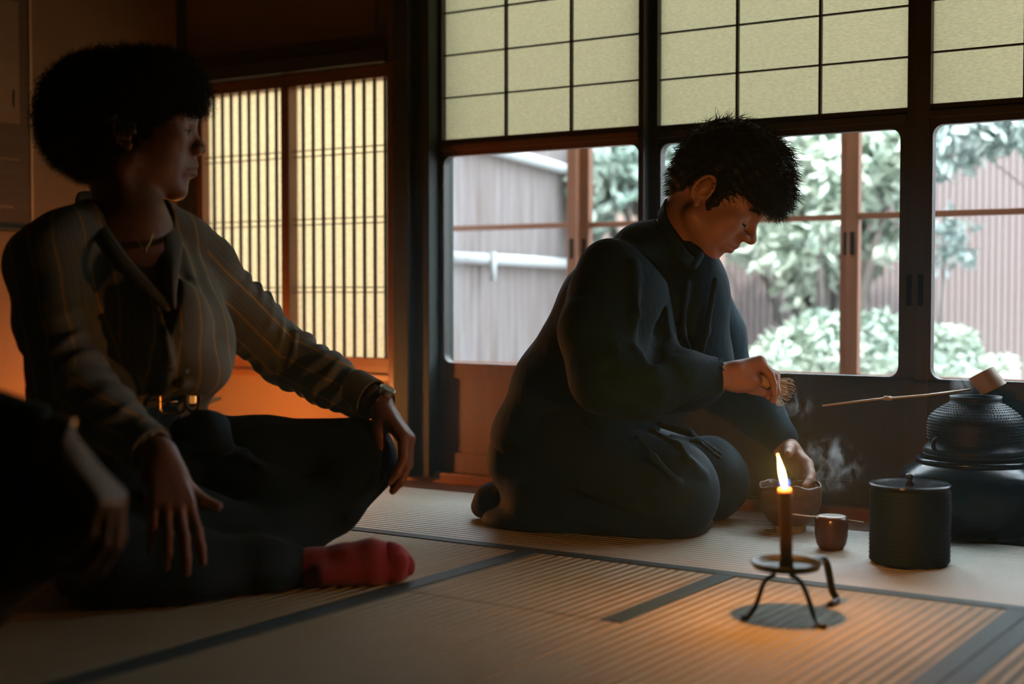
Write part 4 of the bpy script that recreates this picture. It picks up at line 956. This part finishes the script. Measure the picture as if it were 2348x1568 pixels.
# trousers
T_ = Field((-.36,-.46,-.004), (.52,.40,.34), .0055)
T_.slab(pel-(0,0,.02), wai-(0,0,.02), (.165,.12), (.125,.09), SS, .03); T_.ell(G(270,1170,2.38), (.17,.15,.10), None, .03)
T_.chain([hipL, G(600,1040,2.40), G(800,1032,2.43)], [.085,.060,.056], .03)
T_.ell(G(838,1040,2.445), (.052,.056,.058), None, .02)
T_.chain([G(838,1070,2.41), G(760,1160,2.36), G(640,1230,2.30)], [.052,.046,.050], .025); T_.cone(G(560,1080,2.36), G(650,1200,2.32), .06, .06, .04)
T_.chain([hipR, G(270,1230,2.18), knR-(0,0,0)], [.085,.080,.060], .03)
T_.chain([knR+(0,0,.0), G(420,1310,2.10), G(600,1305,2.16), G(668,1300,2.185)], [.062,.056,.046,.036], .025); T_.cone(G(400,1200,2.2), G(600,1250,2.25), .07, .05, .04)
T_.ell(G(330,1330,2.10), (.13,.09,.035), None, .03)
T_.chain([G(462,960,2.23), G(498,975,2.23), G(505,1000,2.25)], [.014,.016,.016], .015); T_.chain([G(420,985,2.21), G(470,985,2.21), G(500,1020,2.24)], [.02,.024,.02], .02)
for pts, r in (([G(520,1000,2.34), G(620,985,2.36), G(700,980,2.38)], .006), ([G(480,1010,2.22), G(560,1040,2.28), G(640,1100,2.32)], .007), ([G(880,1020,2.40), G(860,1110,2.36), G(800,1180,2.32)], .006),
               ([G(340,1120,2.14), G(420,1200,2.12), G(520,1260,2.14)], .007)): T_.chain(pts, r, .014)
T_.cut((0,0,.001), (0,0,-1), 0)
add_child(T_.mesh('trousers'), 'trousers', M['trou_w'], wom)
# sock
K = Field(G(640,1420,2.0)-.02, G(960,1200,2.35)+.02, .0028)
K.chain([G(650,1300,2.18), G(720,1300,2.19), G(790,1292,2.20), G(850,1283,2.21), G(900,1288,2.22), G(918,1297,2.225)], [.030,.0285,.0305,.0315,.0270,.0210], .012)
K.chain([G(740,1318,2.16), G(850,1315,2.19), G(912,1310,2.21)], [.016,.018,.014], .015)
for i in range(5): q = G(905+4*(2-abs(i-1)),1278+i*11,2.20+.012*i*0); K.ell(q, (.016,.012,.010), None, .006)
K.cut((0,0,.002), (0,0,-1), 0)
so = add_child(K.mesh('sock'), 'sock', M['sock'], wom)
K = Field(G(840,1360,2.0)-.02, G(960,1220,2.35)+.03, .0028)
K.chain([G(893,1283,2.215), G(920,1298,2.22)], [.0285,.0222], .01); K.cut(G(886,1300,2.2), (-1,0,-.15), .003); K.cut((0,0,.0018), (0,0,-1), 0)
add_child(K.mesh('toe_cap'), 'toe_cap', M['sockd'], so)
# shirt
J = Field((-.36,-.42,.10), (.50,.42,.62), .0040)
J.slab(G(300,908,2.33), G(305,850,2.31), (.122,.090), (.135,.105), SS, .015)
J.slab(G(305,860,2.31), G(300,700,2.315), (.140,.108), (.150,.108), SS, .03)
J.slab(G(300,700,2.315), G(288,585,2.33), (.150,.108), (.135,.070), SS, .03)
J.slab(G(200,565,2.28)*.5+G(288,560,2.33)*.5, G(370,560,2.38), (.05,.05), (.05,.05), SS, .02)
J.chain([G(210,520,2.30), G(150,560,2.25), G(106,604,2.225)], [.046,.052,.058], .025); J.chain([G(360,510,2.37), G(420,560,2.40), G(468,600,2.43)], [.042,.046,.052], .025)
J.ell(G(395,745,2.22), (.060,.055,.075), None, .04); J.ell(G(470,790,2.30), (.050,.060,.075), None, .04); J.ell(G(440,850,2.25), (.060,.060,.040), None, .03)
J.chain([G(106,612,2.22), G(125,740,2.17), G(160,870,2.13), G(172,905,2.12)], [.062,.056,.052,.054], .03); J.ell(G(138,905,2.15), (.046,.05,.042), None, .03)
J.chain([G(172,905,2.12), G(240,955,2.095), G(335,1022,2.055)], [.054,.047,.035], .025)
J.chain([G(470,640,2.43), G(565,735,2.50), G(655,818,2.545), G(750,870,2.50), G(828,918,2.455)], [.062,.055,.050,.044,.036], .025)
def wrinkle(J, a, b, rad, amp, freq, ph, lo=.12, hi=.95):
    ax = nrm(b-a); L_ = np.linalg.norm(b-a); s1 = nrm(np.cross(ax, [0,1,0])); s2 = np.cross(ax, s1)
    def fn(x, y, z):
        X = (x-a[0], y-a[1], z-a[2]); t = sum(X[i]*ax[i] for i in range(3)); u = sum(X[i]*s1[i] for i in range(3)); w = sum(X[i]*s2[i] for i in range(3))
        d = np.sqrt(u*u+w*w); m = np.clip((rad-d)/.02, 0, 1)*np.clip((t/L_-lo)/.15, 0, 1)*np.clip((hi-t/L_)/.1, 0, 1)
        q = np.sin(t*freq+ph+22*u+1.8*np.sin(u*60+t*25))
        return -amp*m*(np.clip(q,-.2,1)**1)*(.6+.4*np.sin(w*50+t*30+ph))
    J.warp(fn, np.minimum(a,b)-rad-.02, np.maximum(a,b)+rad+.02)
wrinkle(J, G(470,640,2.43), G(655,818,2.545), .09, .0060, 170, 0); wrinkle(J, G(640,800,2.545), G(828,918,2.455), .075, .0065, 190, 1.0, .02)
wrinkle(J, G(106,640,2.22), G(165,900,2.12), .085, .0050, 130, .5); wrinkle(J, G(165,900,2.12), G(335,1022,2.055), .075, .0050, 170, 2.0, .02)
for pts, r in (([G(250,560,2.25), G(268,700,2.20), G(300,800,2.19), G(330,880,2.2)], .005), ([G(300,600,2.24), G(330,720,2.185), G(345,850,2.19)], .005), ([G(410,560,2.33), G(440,650,2.27), G(450,760,2.2)], .007),
               ([G(440,580,2.35), G(475,680,2.30), G(480,800,2.24)], .006), ([G(380,760,2.16), G(390,830,2.17), G(380,900,2.2)], .005), ([G(350,905,2.2), G(420,880,2.19), G(480,870,2.24)], .005)): J.chain(pts, r, .012)
# opening at the neck
for t_ in np.linspace(0,1,12):
    c = G(300,480,2.33)*(1-t_)+G(392,700,2.16)*t_; J.slab(c+FF*.12, c-FF*(.02*(1-t_)), (.058*(1-t_)+.004,.05), (.058*(1-t_)+.004,.05), SS, .003, 'sub')
J.cone(nkb+(0,0,.01), G(298,430,2.33), .056, .062, .003, 'sub')
J.ell(G(318,528,2.285), (.056,.05,.034), None, .003, 'sub')
J.chain([wrR-nrm(wrR-elR)*.045, wrR], .030, .002, 'sub'); J.chain([wrL-nrm(wrL-elL)*.03, wrL+nrm(wrL-elL)*.02], .031, .002, 'sub')
jm = J.mesh('shirt')
v = verts(jm)
def axdist(a, b):
    ab = b-a; t = np.clip((v-a)@ab/(ab@ab), 0, 1); return np.linalg.norm(v-a-t[:,None]*ab, axis=1)
dT = axdist(G(300,935,2.33), G(295,600,2.33))-.11
def armc(a, b): ax = nrm(b-a); return (v-a)@nrm(np.cross(ax, [0,1,0]))
cands = [(dT, v@SS), (axdist(shR,elR)-.05, armc(shR,elR)), (axdist(elR,wrR)-.045, armc(elR,wrR)), (axdist(shL,elL)-.05, armc(shL,elL)), (axdist(elL,wrL)-.045, armc(elL,wrL))]
D = np.stack([c[0] for c in cands]); Cc = np.stack([c[1] for c in cands]); attr(jm, 'stripe', Cc[D.argmin(0), np.arange(len(v))])
def striped(name, base, line):
    m = material(name, base, .85, .15, sheen=.06, bump=((50,50,12), .25, .005)); nt = m.node_tree; N = nt.nodes; L = nt.links
    at_ = N.new('ShaderNodeAttribute'); at_.attribute_name = 'stripe'
    w = N.new('ShaderNodeMath'); w.operation = 'MULTIPLY'; w.inputs[1].default_value = 1/.034; L.new(at_.outputs['Fac'], w.inputs[0])
    fr_ = N.new('ShaderNodeMath'); fr_.operation = 'FRACT'; L.new(w.outputs[0], fr_.inputs[0])
    lt = N.new('ShaderNodeMath'); lt.operation = 'LESS_THAN'; lt.inputs[1].default_value = .075; L.new(fr_.outputs[0], lt.inputs[0])
    w2 = N.new('ShaderNodeMath'); w2.operation = 'MULTIPLY'; w2.inputs[1].default_value = 1/.0068; L.new(at_.outputs['Fac'], w2.inputs[0])
    f2 = N.new('ShaderNodeMath'); f2.operation = 'FRACT'; L.new(w2.outputs[0], f2.inputs[0])
    l2 = N.new('ShaderNodeMath'); l2.operation = 'LESS_THAN'; l2.inputs[1].default_value = .16; L.new(f2.outputs[0], l2.inputs[0])
    m0 = N.new('ShaderNodeMix'); m0.data_type = 'RGBA'; m0.inputs[6].default_value = (*base,1); m0.inputs[7].default_value = (*[c*.75 for c in base],1); L.new(l2.outputs[0], m0.inputs[0])
    mx = N.new('ShaderNodeMix'); mx.data_type = 'RGBA'; mx.inputs[7].default_value = (*line,1); L.new(m0.outputs[2], mx.inputs[6]); L.new(lt.outputs[0], mx.inputs[0])
    L.new(mx.outputs[2], N['Principled BSDF'].inputs['Base Color']); return m
M['shirt'] = striped('striped_cotton', (.15,.175,.165), (.42,.26,.07)); M['shirt_plain'] = material('grey_cotton', (.15,.16,.15), .85, .15)
shirt = add_child(jm, 'shirt', M['shirt'], wom)
# collar and lapels
def sheet(rows, th, mat, name, parent):
    R_ = [[np.array(p,float) for p in r] for r in rows]; n = len(R_); m = len(R_[0]); k = MB()
    vs = [p for r in R_ for p in r]; fs = [(i*m+j, i*m+j+1, (i+1)*m+j+1, (i+1)*m+j) for i in range(n-1) for j in range(m-1)]
    o = link(name, k.add(vs, fs).mesh(name), mat, parent, True)
    s_ = o.modifiers.new('subdivide', 'SUBSURF'); s_.levels = s_.render_levels = 2
    s_ = o.modifiers.new('thickness', 'SOLIDIFY'); s_.thickness = th; s_.offset = 0
    return o
# near lapel: inner edge follows the opening, outer edge lies on the shirt
sheet([[G(212,470,2.36), G(188,468,2.335), G(172,474,2.32)], [G(232,492,2.29), G(208,500,2.265), G(188,512,2.255)], [G(250,530,2.235), G(236,548,2.215), G(222,560,2.215)], [G(300,600,2.195), G(285,615,2.180), G(262,615,2.18)], [G(352,655,2.175), G(340,668,2.163), G(322,670,2.168)], [G(395,705,2.165), G(388,714,2.158), G(380,715,2.158)]],
      .003, M['shirt_plain'], 'lapel', shirt)
sheet([[G(352,452,2.40), G(368,460,2.40), G(380,470,2.41)], [G(366,490,2.365), G(387,502,2.36), G(408,512,2.37)], [G(374,530,2.315), G(399,540,2.305), G(422,552,2.315)], [G(378,600,2.22), G(398,604,2.213), G(412,606,2.225)], [G(388,660,2.18), G(396,664,2.172), G(402,668,2.18)], [G(396,705,2.163), G(399,708,2.16), G(402,710,2.163)]],
      .003, M['shirt_plain'], 'lapel', shirt)
sheet([[G(172,474,2.32), G(176,445,2.34), G(184,440,2.36)], [G(190,462,2.40), G(196,440,2.42), G(204,438,2.42)], [G(260,470,2.44), G(262,445,2.45), G(264,440,2.44)], [G(330,470,2.42), G(334,452,2.42), G(336,448,2.41)], [G(372,478,2.375), G(368,462,2.37), G(362,455,2.365)]], .003, M['shirt_plain'], 'collar', shirt)
for (u_, v_, f_) in ((418,770,2.152), (428,850,2.17)):
    p = G(u_,v_,f_); MB().tube([p, p+FF*.003], .0045, 14).build('button', M['shirt_plain'], shirt, smooth='auto')
# cuffs
def cuff(c, ax, r, w, mat, parent, name='cuff'):
    ax = nrm(ax); a = nrm(np.cross(ax, [0,0,1])); b = np.cross(ax, a); n = 36; vs = []
    for (q, rr) in ((0,r),(w,r*.97),(w,r*.97-.003),(0,r-.003)):
        for i in range(n): t = 6.2832*i/n; vs.append(c+ax*q+rr*(a*math.cos(t)+b*math.sin(t)))
    fs = [(j*n+i, j*n+(i+1)%n, ((j+1)%4)*n+(i+1)%n, ((j+1)%4)*n+i) for j in range(4) for i in range(n)]
    return MB().add(vs, fs).build(name, mat, parent, smooth='auto')
cuff(wrL-nrm(wrL-elL)*.062, wrL-elL, .0385, .045, M['shirt_plain'], shirt)
cuff(G(322,1013,2.06), wrR-elR, .0375, .024, M['shirt_plain'], shirt)
_d = wr-el; _d = _d/np.linalg.norm(_d)
cuff(wr-_d*.020, _d, .0345, .024, M['robe'], jo)
# belt with buckle
def ringpts(c, a, b, n=48): return [c+a*math.cos(t)+b*math.sin(t) for t in np.linspace(0,6.2832,n)]
bc = G(302,938,2.33)
belt = ribbon(ringpts(bc-(0,0,.014), SS*.128, FF*.096, 50), (0,0,1), .030, .004, M['belt'], 'belt', wom)
bu = MB(); B0 = G(392,920,2.222); n_ = 40
pts = []
for t in np.linspace(0, 6.2832, n_):
    cx, cz = math.cos(t), math.sin(t); pts.append(B0+nrm(SS*.95+FF*.1)*.0205*math.copysign(abs(cx)**.45, cx)+np.array([0,0,1])*.0185*math.copysign(abs(cz)**.45, cz)+FF*.005)
bu.tube(pts, .0024, 8, cap=False).build('buckle', M['gold'], belt, smooth=True)
MB().tube([B0+FF*.008-SS*.02, B0+FF*.009+SS*.012], .0016, 6).build('buckle_prong', M['gold'], belt, smooth=True)
bk = G(440,915,2.235)
MB().tube([bk+SS*.012*math.cos(t)+np.array([0,0,.020*math.sin(t)])+FF*.004 for t in np.linspace(0,6.2832,24)], .0028, 8, cap=False).build('belt_loop', M['belt'], belt, smooth=True)
sheet([[bk-SS*.012+(0,0,.013)+FF*.003, bk+SS*.010+(0,0,.013)+FF*.003], [bk-SS*.012-(0,0,.013)+FF*.003, bk+SS*.010-(0,0,.013)+FF*.003]], .002, M['silver'], 'belt_tip', belt)
# watch, earring, necklace
ax = nrm(wrL-elL); a_ = nrm(np.cross(ax, [0,0,1])); b_ = np.cross(ax, a_); wc = wrL-ax*.004
if b_[2] < 0: b_ = -b_
wt = ribbon([wc+.0285*a_*math.cos(t)+.0265*b_*math.sin(t) for t in np.linspace(0,6.2832,40)], ax, .017, .003, M['belt'], 'wristwatch', wom)
wu = nrm(b_*.8-a_*.0+np.array([.3,-.2,.3])); 
MB().tube([wc+wu*.024+ax*.008, wc+wu*.033+ax*.008], [.0155,.0145], 24).build('watch_case', M['silver'], wt, smooth='auto')
MB().tube([wc+wu*.033+ax*.008, wc+wu*.0342+ax*.008], [.0125,.0122], 24).build('watch_face', M['lacquer'], wt, smooth='auto')
K = Field(G(283,386,2.27)-.02, G(283,386,2.27)+.02, .0012); K.ell(HW[0](-.004,-.083,-.034)+np.array([0,-.004,0]), (.0035,.0035,.0045), None, .001); add_child(K.mesh('earring'), 'earring', M['gold'], wom)
K = Field(G(332,576,2.27)-.03, G(332,576,2.27)+.03, .0012); K.ell(G(333,576,2.245), (.0033,.0033,.0033), None, .001); nk = add_child(K.mesh('necklace'), 'necklace', M['gold'], wom)
MB().tube([HW[0](-.03,-.05,-.075), G(300,520,2.262), G(322,560,2.248), G(333,574,2.246), G(345,555,2.262), G(357,510,2.30), HW[0](-.03,.05,-.075)], .0004, 5).build('chain', M['gold'], nk)
# hair
Hh = Field(G(275,260,2.38)-.21, G(275,260,2.38)+.21, .0040)
c0_ = G(258,255,2.38)
Hh.ell(c0_, (.120,.115,.097), None, .02); Hh.ell(G(345,210,2.37), (.074,.095,.066), None, .03); Hh.ell(G(205,320,2.38), (.070,.095,.060), None, .03); Hh.ell(G(250,350,2.36), (.052,.085,.046), None, .03); Hh.ell(G(398,205,2.36), (.046,.07,.048), None, .03)
Hh.ell(HW[0](.095,0,-.02), [.062,.12,.062], HW[1], .012, 'sub'); Hh.ell(HW[0](.074,-.075,-.050), [.050,.055,.055], HW[1], .015, 'sub'); Hh.ell(HW[0](.02,0,-.12), [.055,.055,.05], HW[1], .02, 'sub')
Hh.warp(lambda x,y,z: .0040*np.sin(x*95+2*np.sin(z*70))*np.sin(y*90+1.5*np.sin(x*50))*np.sin(z*85)+.0028*np.sin(x*210+z*60)*np.sin(z*190+y*80)*np.sin(y*200))
hm = Hh.mesh('hair'); hv = verts(hm); ho = add_child(hm, 'hair', M['hairw'], wom)
st = strands(8000, lambda i, rg: hv[rg.integers(len(hv))], lambda p, rg: nrm(p-c0_)+rg.normal(size=3)*.55, .017, .0008, 1, 13, 12, 0, .0048, 1.6)
fr_ = hv[(hv[:,0] > G(425,0,2.36)[0]) & (hv[:,2] < G(0,200,2.36)[2]) & (hv[:,2] > G(0,262,2.36)[2])]
s2 = strands(260, lambda i, rg: fr_[rg.integers(len(fr_))], lambda p, rg: np.array([.8,0,-.25])+rg.normal(size=3)*.45, .026, .0007, 1, 14, 18, .004, .0055, 1.9)
st.add(s2.v, s2.f); add_child(raw_mesh(st, 'loose_curls'), 'loose_curls', M['hairw'], ho)
for y in (-1, 1):
    pts = [HW[0](.0945,y*.014,.0285), HW[0](.0945,y*.026,.033), HW[0](.088,y*.040,.0335), HW[0](.078,y*.050,.028)]
    b_ = strands(130, lambda i, rg: np.array(pts[int(i*3/130)])*(1-(i*3/130)%1)+np.array(pts[int(i*3/130)+1])*((i*3/130)%1)+rg.normal(size=3)*.0012, lambda p, rg: HW[1]@np.array([.1,y*.9,.25])+rg.normal(size=3)*.25, .009, .0006, 0, 9, 3)
    add_child(raw_mesh(b_, 'eyebrow'), 'eyebrow', M['hair'], wom)
    MB().tube([HW[0](.0925,y*.020,.009), HW[0](.0945,y*.032,.0115), HW[0](.0865,y*.046,.0095)], .0009, 6).build('eyelash', M['hair'], wom)
    K = Field(HW[0](.09,y*.032,.008)-.012, HW[0](.09,y*.032,.008)+.012, .0008); K.ell(HW[0](.0905,y*.032,.0075), [.0025,.0048,.0042], HW[1], .001); add_child(K.mesh('iris'), 'iris', M['lacquer'], wom)

# ================================================================== guest at the left edge
NF = 1.46; NR = P(-150, 1100, NF)[0]
def N_(u, v, f): p = P(u, v, f); return np.array([p[0]-NR, p[1]-NF, p[2]])
F = Field((-.62,-.22,0), (.32,.26,.86), .0032)
tb = N_(-640,1250,1.62); tc_ = N_(-640,700,1.64); nb2 = N_(-620,430,1.62); S2 = nrm([.45,.89,0])
F.slab(tb, tc_, (.13,.10), (.13,.085), S2, .03); F.slab(tc_, nb2, (.13,.085), (.07,.05), S2, .03)
HG = head_frame(N_(-590,205,1.61), math.radians(14), math.radians(4), 0, 1.0)
F.cone(nb2, HG[0](-.02,0,-.02), .05, .048, .02); build_head(F, HG); build_ear(F, HG, -1); build_ear(F, HG, 1)
sh_ = N_(-600,520,1.46); el_ = N_(-370,880,1.42); wr_ = N_(112,1012,1.45)
F.cone(nb2-(0,0,.04), sh_, .04, .045, .02); F.cone(sh_, el_, .044, .037, .02); F.cone(el_, wr_, .037, .026, .01)
handp(F, wr_, N_(222,1135,1.45)-wr_, np.array([-.75,.1,-.65]), (0,1,0), (.75,.78,.82,.9), (.5,.5,.5,.5), .06, 1.0, tdir=nrm(np.array([.35,.45,-.8])))
kG = N_(120,1180,1.47); F.cone(tb+(.05,0,-.02), kG, .07, .045, .02); F.cone(kG-(0,0,.02), N_(-300,1560,1.50), .042, .03, .02)
F.cone(nb2-(0,0,.04), N_(-560,520,1.78), .04, .045, .02); F.cone(N_(-560,520,1.78), N_(-480,900,1.80), .042, .036, .02); F.cone(N_(-480,900,1.80), N_(-200,1100,1.70), .036, .03, .02)
gue = link('person', F.mesh('person'), M['skin_p'], None, loc=V2W(NR, NF, 0), rz=YAW)
tag(gue, 'person at the picture\'s left edge, only a ringed hand resting on a dark knee showing', 'person')
T_ = Field((-.62,-.26,0), (.28,.30,.42), .006)
T_.chain([tb+(.05,0,-.02), N_(-250,1180,1.50), N_(95,1175,1.47)], [.10,.078,.062], .03); T_.chain([N_(105,1195,1.47), N_(-100,1340,1.50), N_(-300,1480,1.50)], [.052,.058,.05], .03)
T_.ell(tb-(0,0,.05), (.16,.14,.12), None, .03); T_.chain([tb+(0,.05,-.03), N_(-250,1300,1.72), N_(-300,1440,1.55)], [.09,.07,.05], .03)
T_.cut((0,0,.001), (0,0,-1), 0); add_child(T_.mesh('trousers'), 'trousers', M['trou_w'], gue)
J = Field((-.62,-.26,.10), (.24,.36,.64), .006)
J.slab(tb, tc_, (.15,.12), (.155,.105), S2, .03); J.slab(tc_, nb2-(0,0,.03), (.155,.105), (.09,.06), S2, .03)
J.chain([nb2-(0,0,.05), sh_, el_, wr_-nrm(wr_-el_)*.02], [.05,.060,.048,.036], .025); J.chain([nb2-(0,0,.05), N_(-560,520,1.78), N_(-480,900,1.80), N_(-230,1085,1.71)], [.05,.058,.048,.036], .025)
J.chain([wr_-nrm(wr_-el_)*.03, wr_+nrm(wr_-el_)*.02], .030, .002, 'sub')
add_child(J.mesh('jacket'), 'jacket', M['robe'], gue)
ax = nrm(wr_-el_); a_ = nrm(np.cross(ax, [0,0,1])); b_ = np.cross(a_, ax)*-1
if b_[2] < 0: b_ = -b_
wc = wr_+ax*.004
br = ribbon([wc+.0285*a_*math.cos(t)+.0255*b_*math.sin(t) for t in np.linspace(0,6.2832,40)], ax, .015, .003, M['belt'], 'bracelet', gue)
MB().tube([wc+b_*.022+ax*.006, wc+b_*.0300+ax*.006], [.012,.011], 18).build('bracelet_plate', M['silver'], br, smooth='auto')
rc = N_(231,1176,1.44)
MB().tube([rc+np.array([.0095*math.cos(t), .0095*math.sin(t), .0]) for t in np.linspace(0,6.2832,24)], .0018, 8, cap=False).build('ring', M['gold'], gue, smooth=True)
Hh = Field(HG[0](0,0,.05)-.16, HG[0](0,0,.05)+.16, .005)
Hh.ell(HG[0](-.014,0,.062), [.106,.083,.084], HG[1], .02); Hh.ell(HG[0](.09,0,.0), [.05,.10,.045], HG[1], .01, 'sub')
add_child(Hh.mesh('hair'), 'hair', M['hair'], gue)
# ================================================================== added thin haze that lifts the room's blacks
hm_ = bpy.data.materials.new('thin_veil'); hm_.use_nodes = True; nt = hm_.node_tree
for n in list(nt.nodes): nt.nodes.remove(n)
ho_ = nt.nodes.new('ShaderNodeOutputMaterial'); vs_ = nt.nodes.new('ShaderNodeVolumeScatter'); vs_.inputs['Density'].default_value = .016; vs_.inputs['Color'].default_value = (.55,.93,1,1); vs_.inputs['Anisotropy'].default_value = .35
nt.links.new(vs_.outputs[0], ho_.inputs['Volume'])
hz = MB().box(LX+.001, 2.39, -1.79, 2.80, .0565, 2.29).build('veil', hm_); tag(hz, 'thin bluish haze added to lift the blacks of the room', 'veil', kind='stuff')
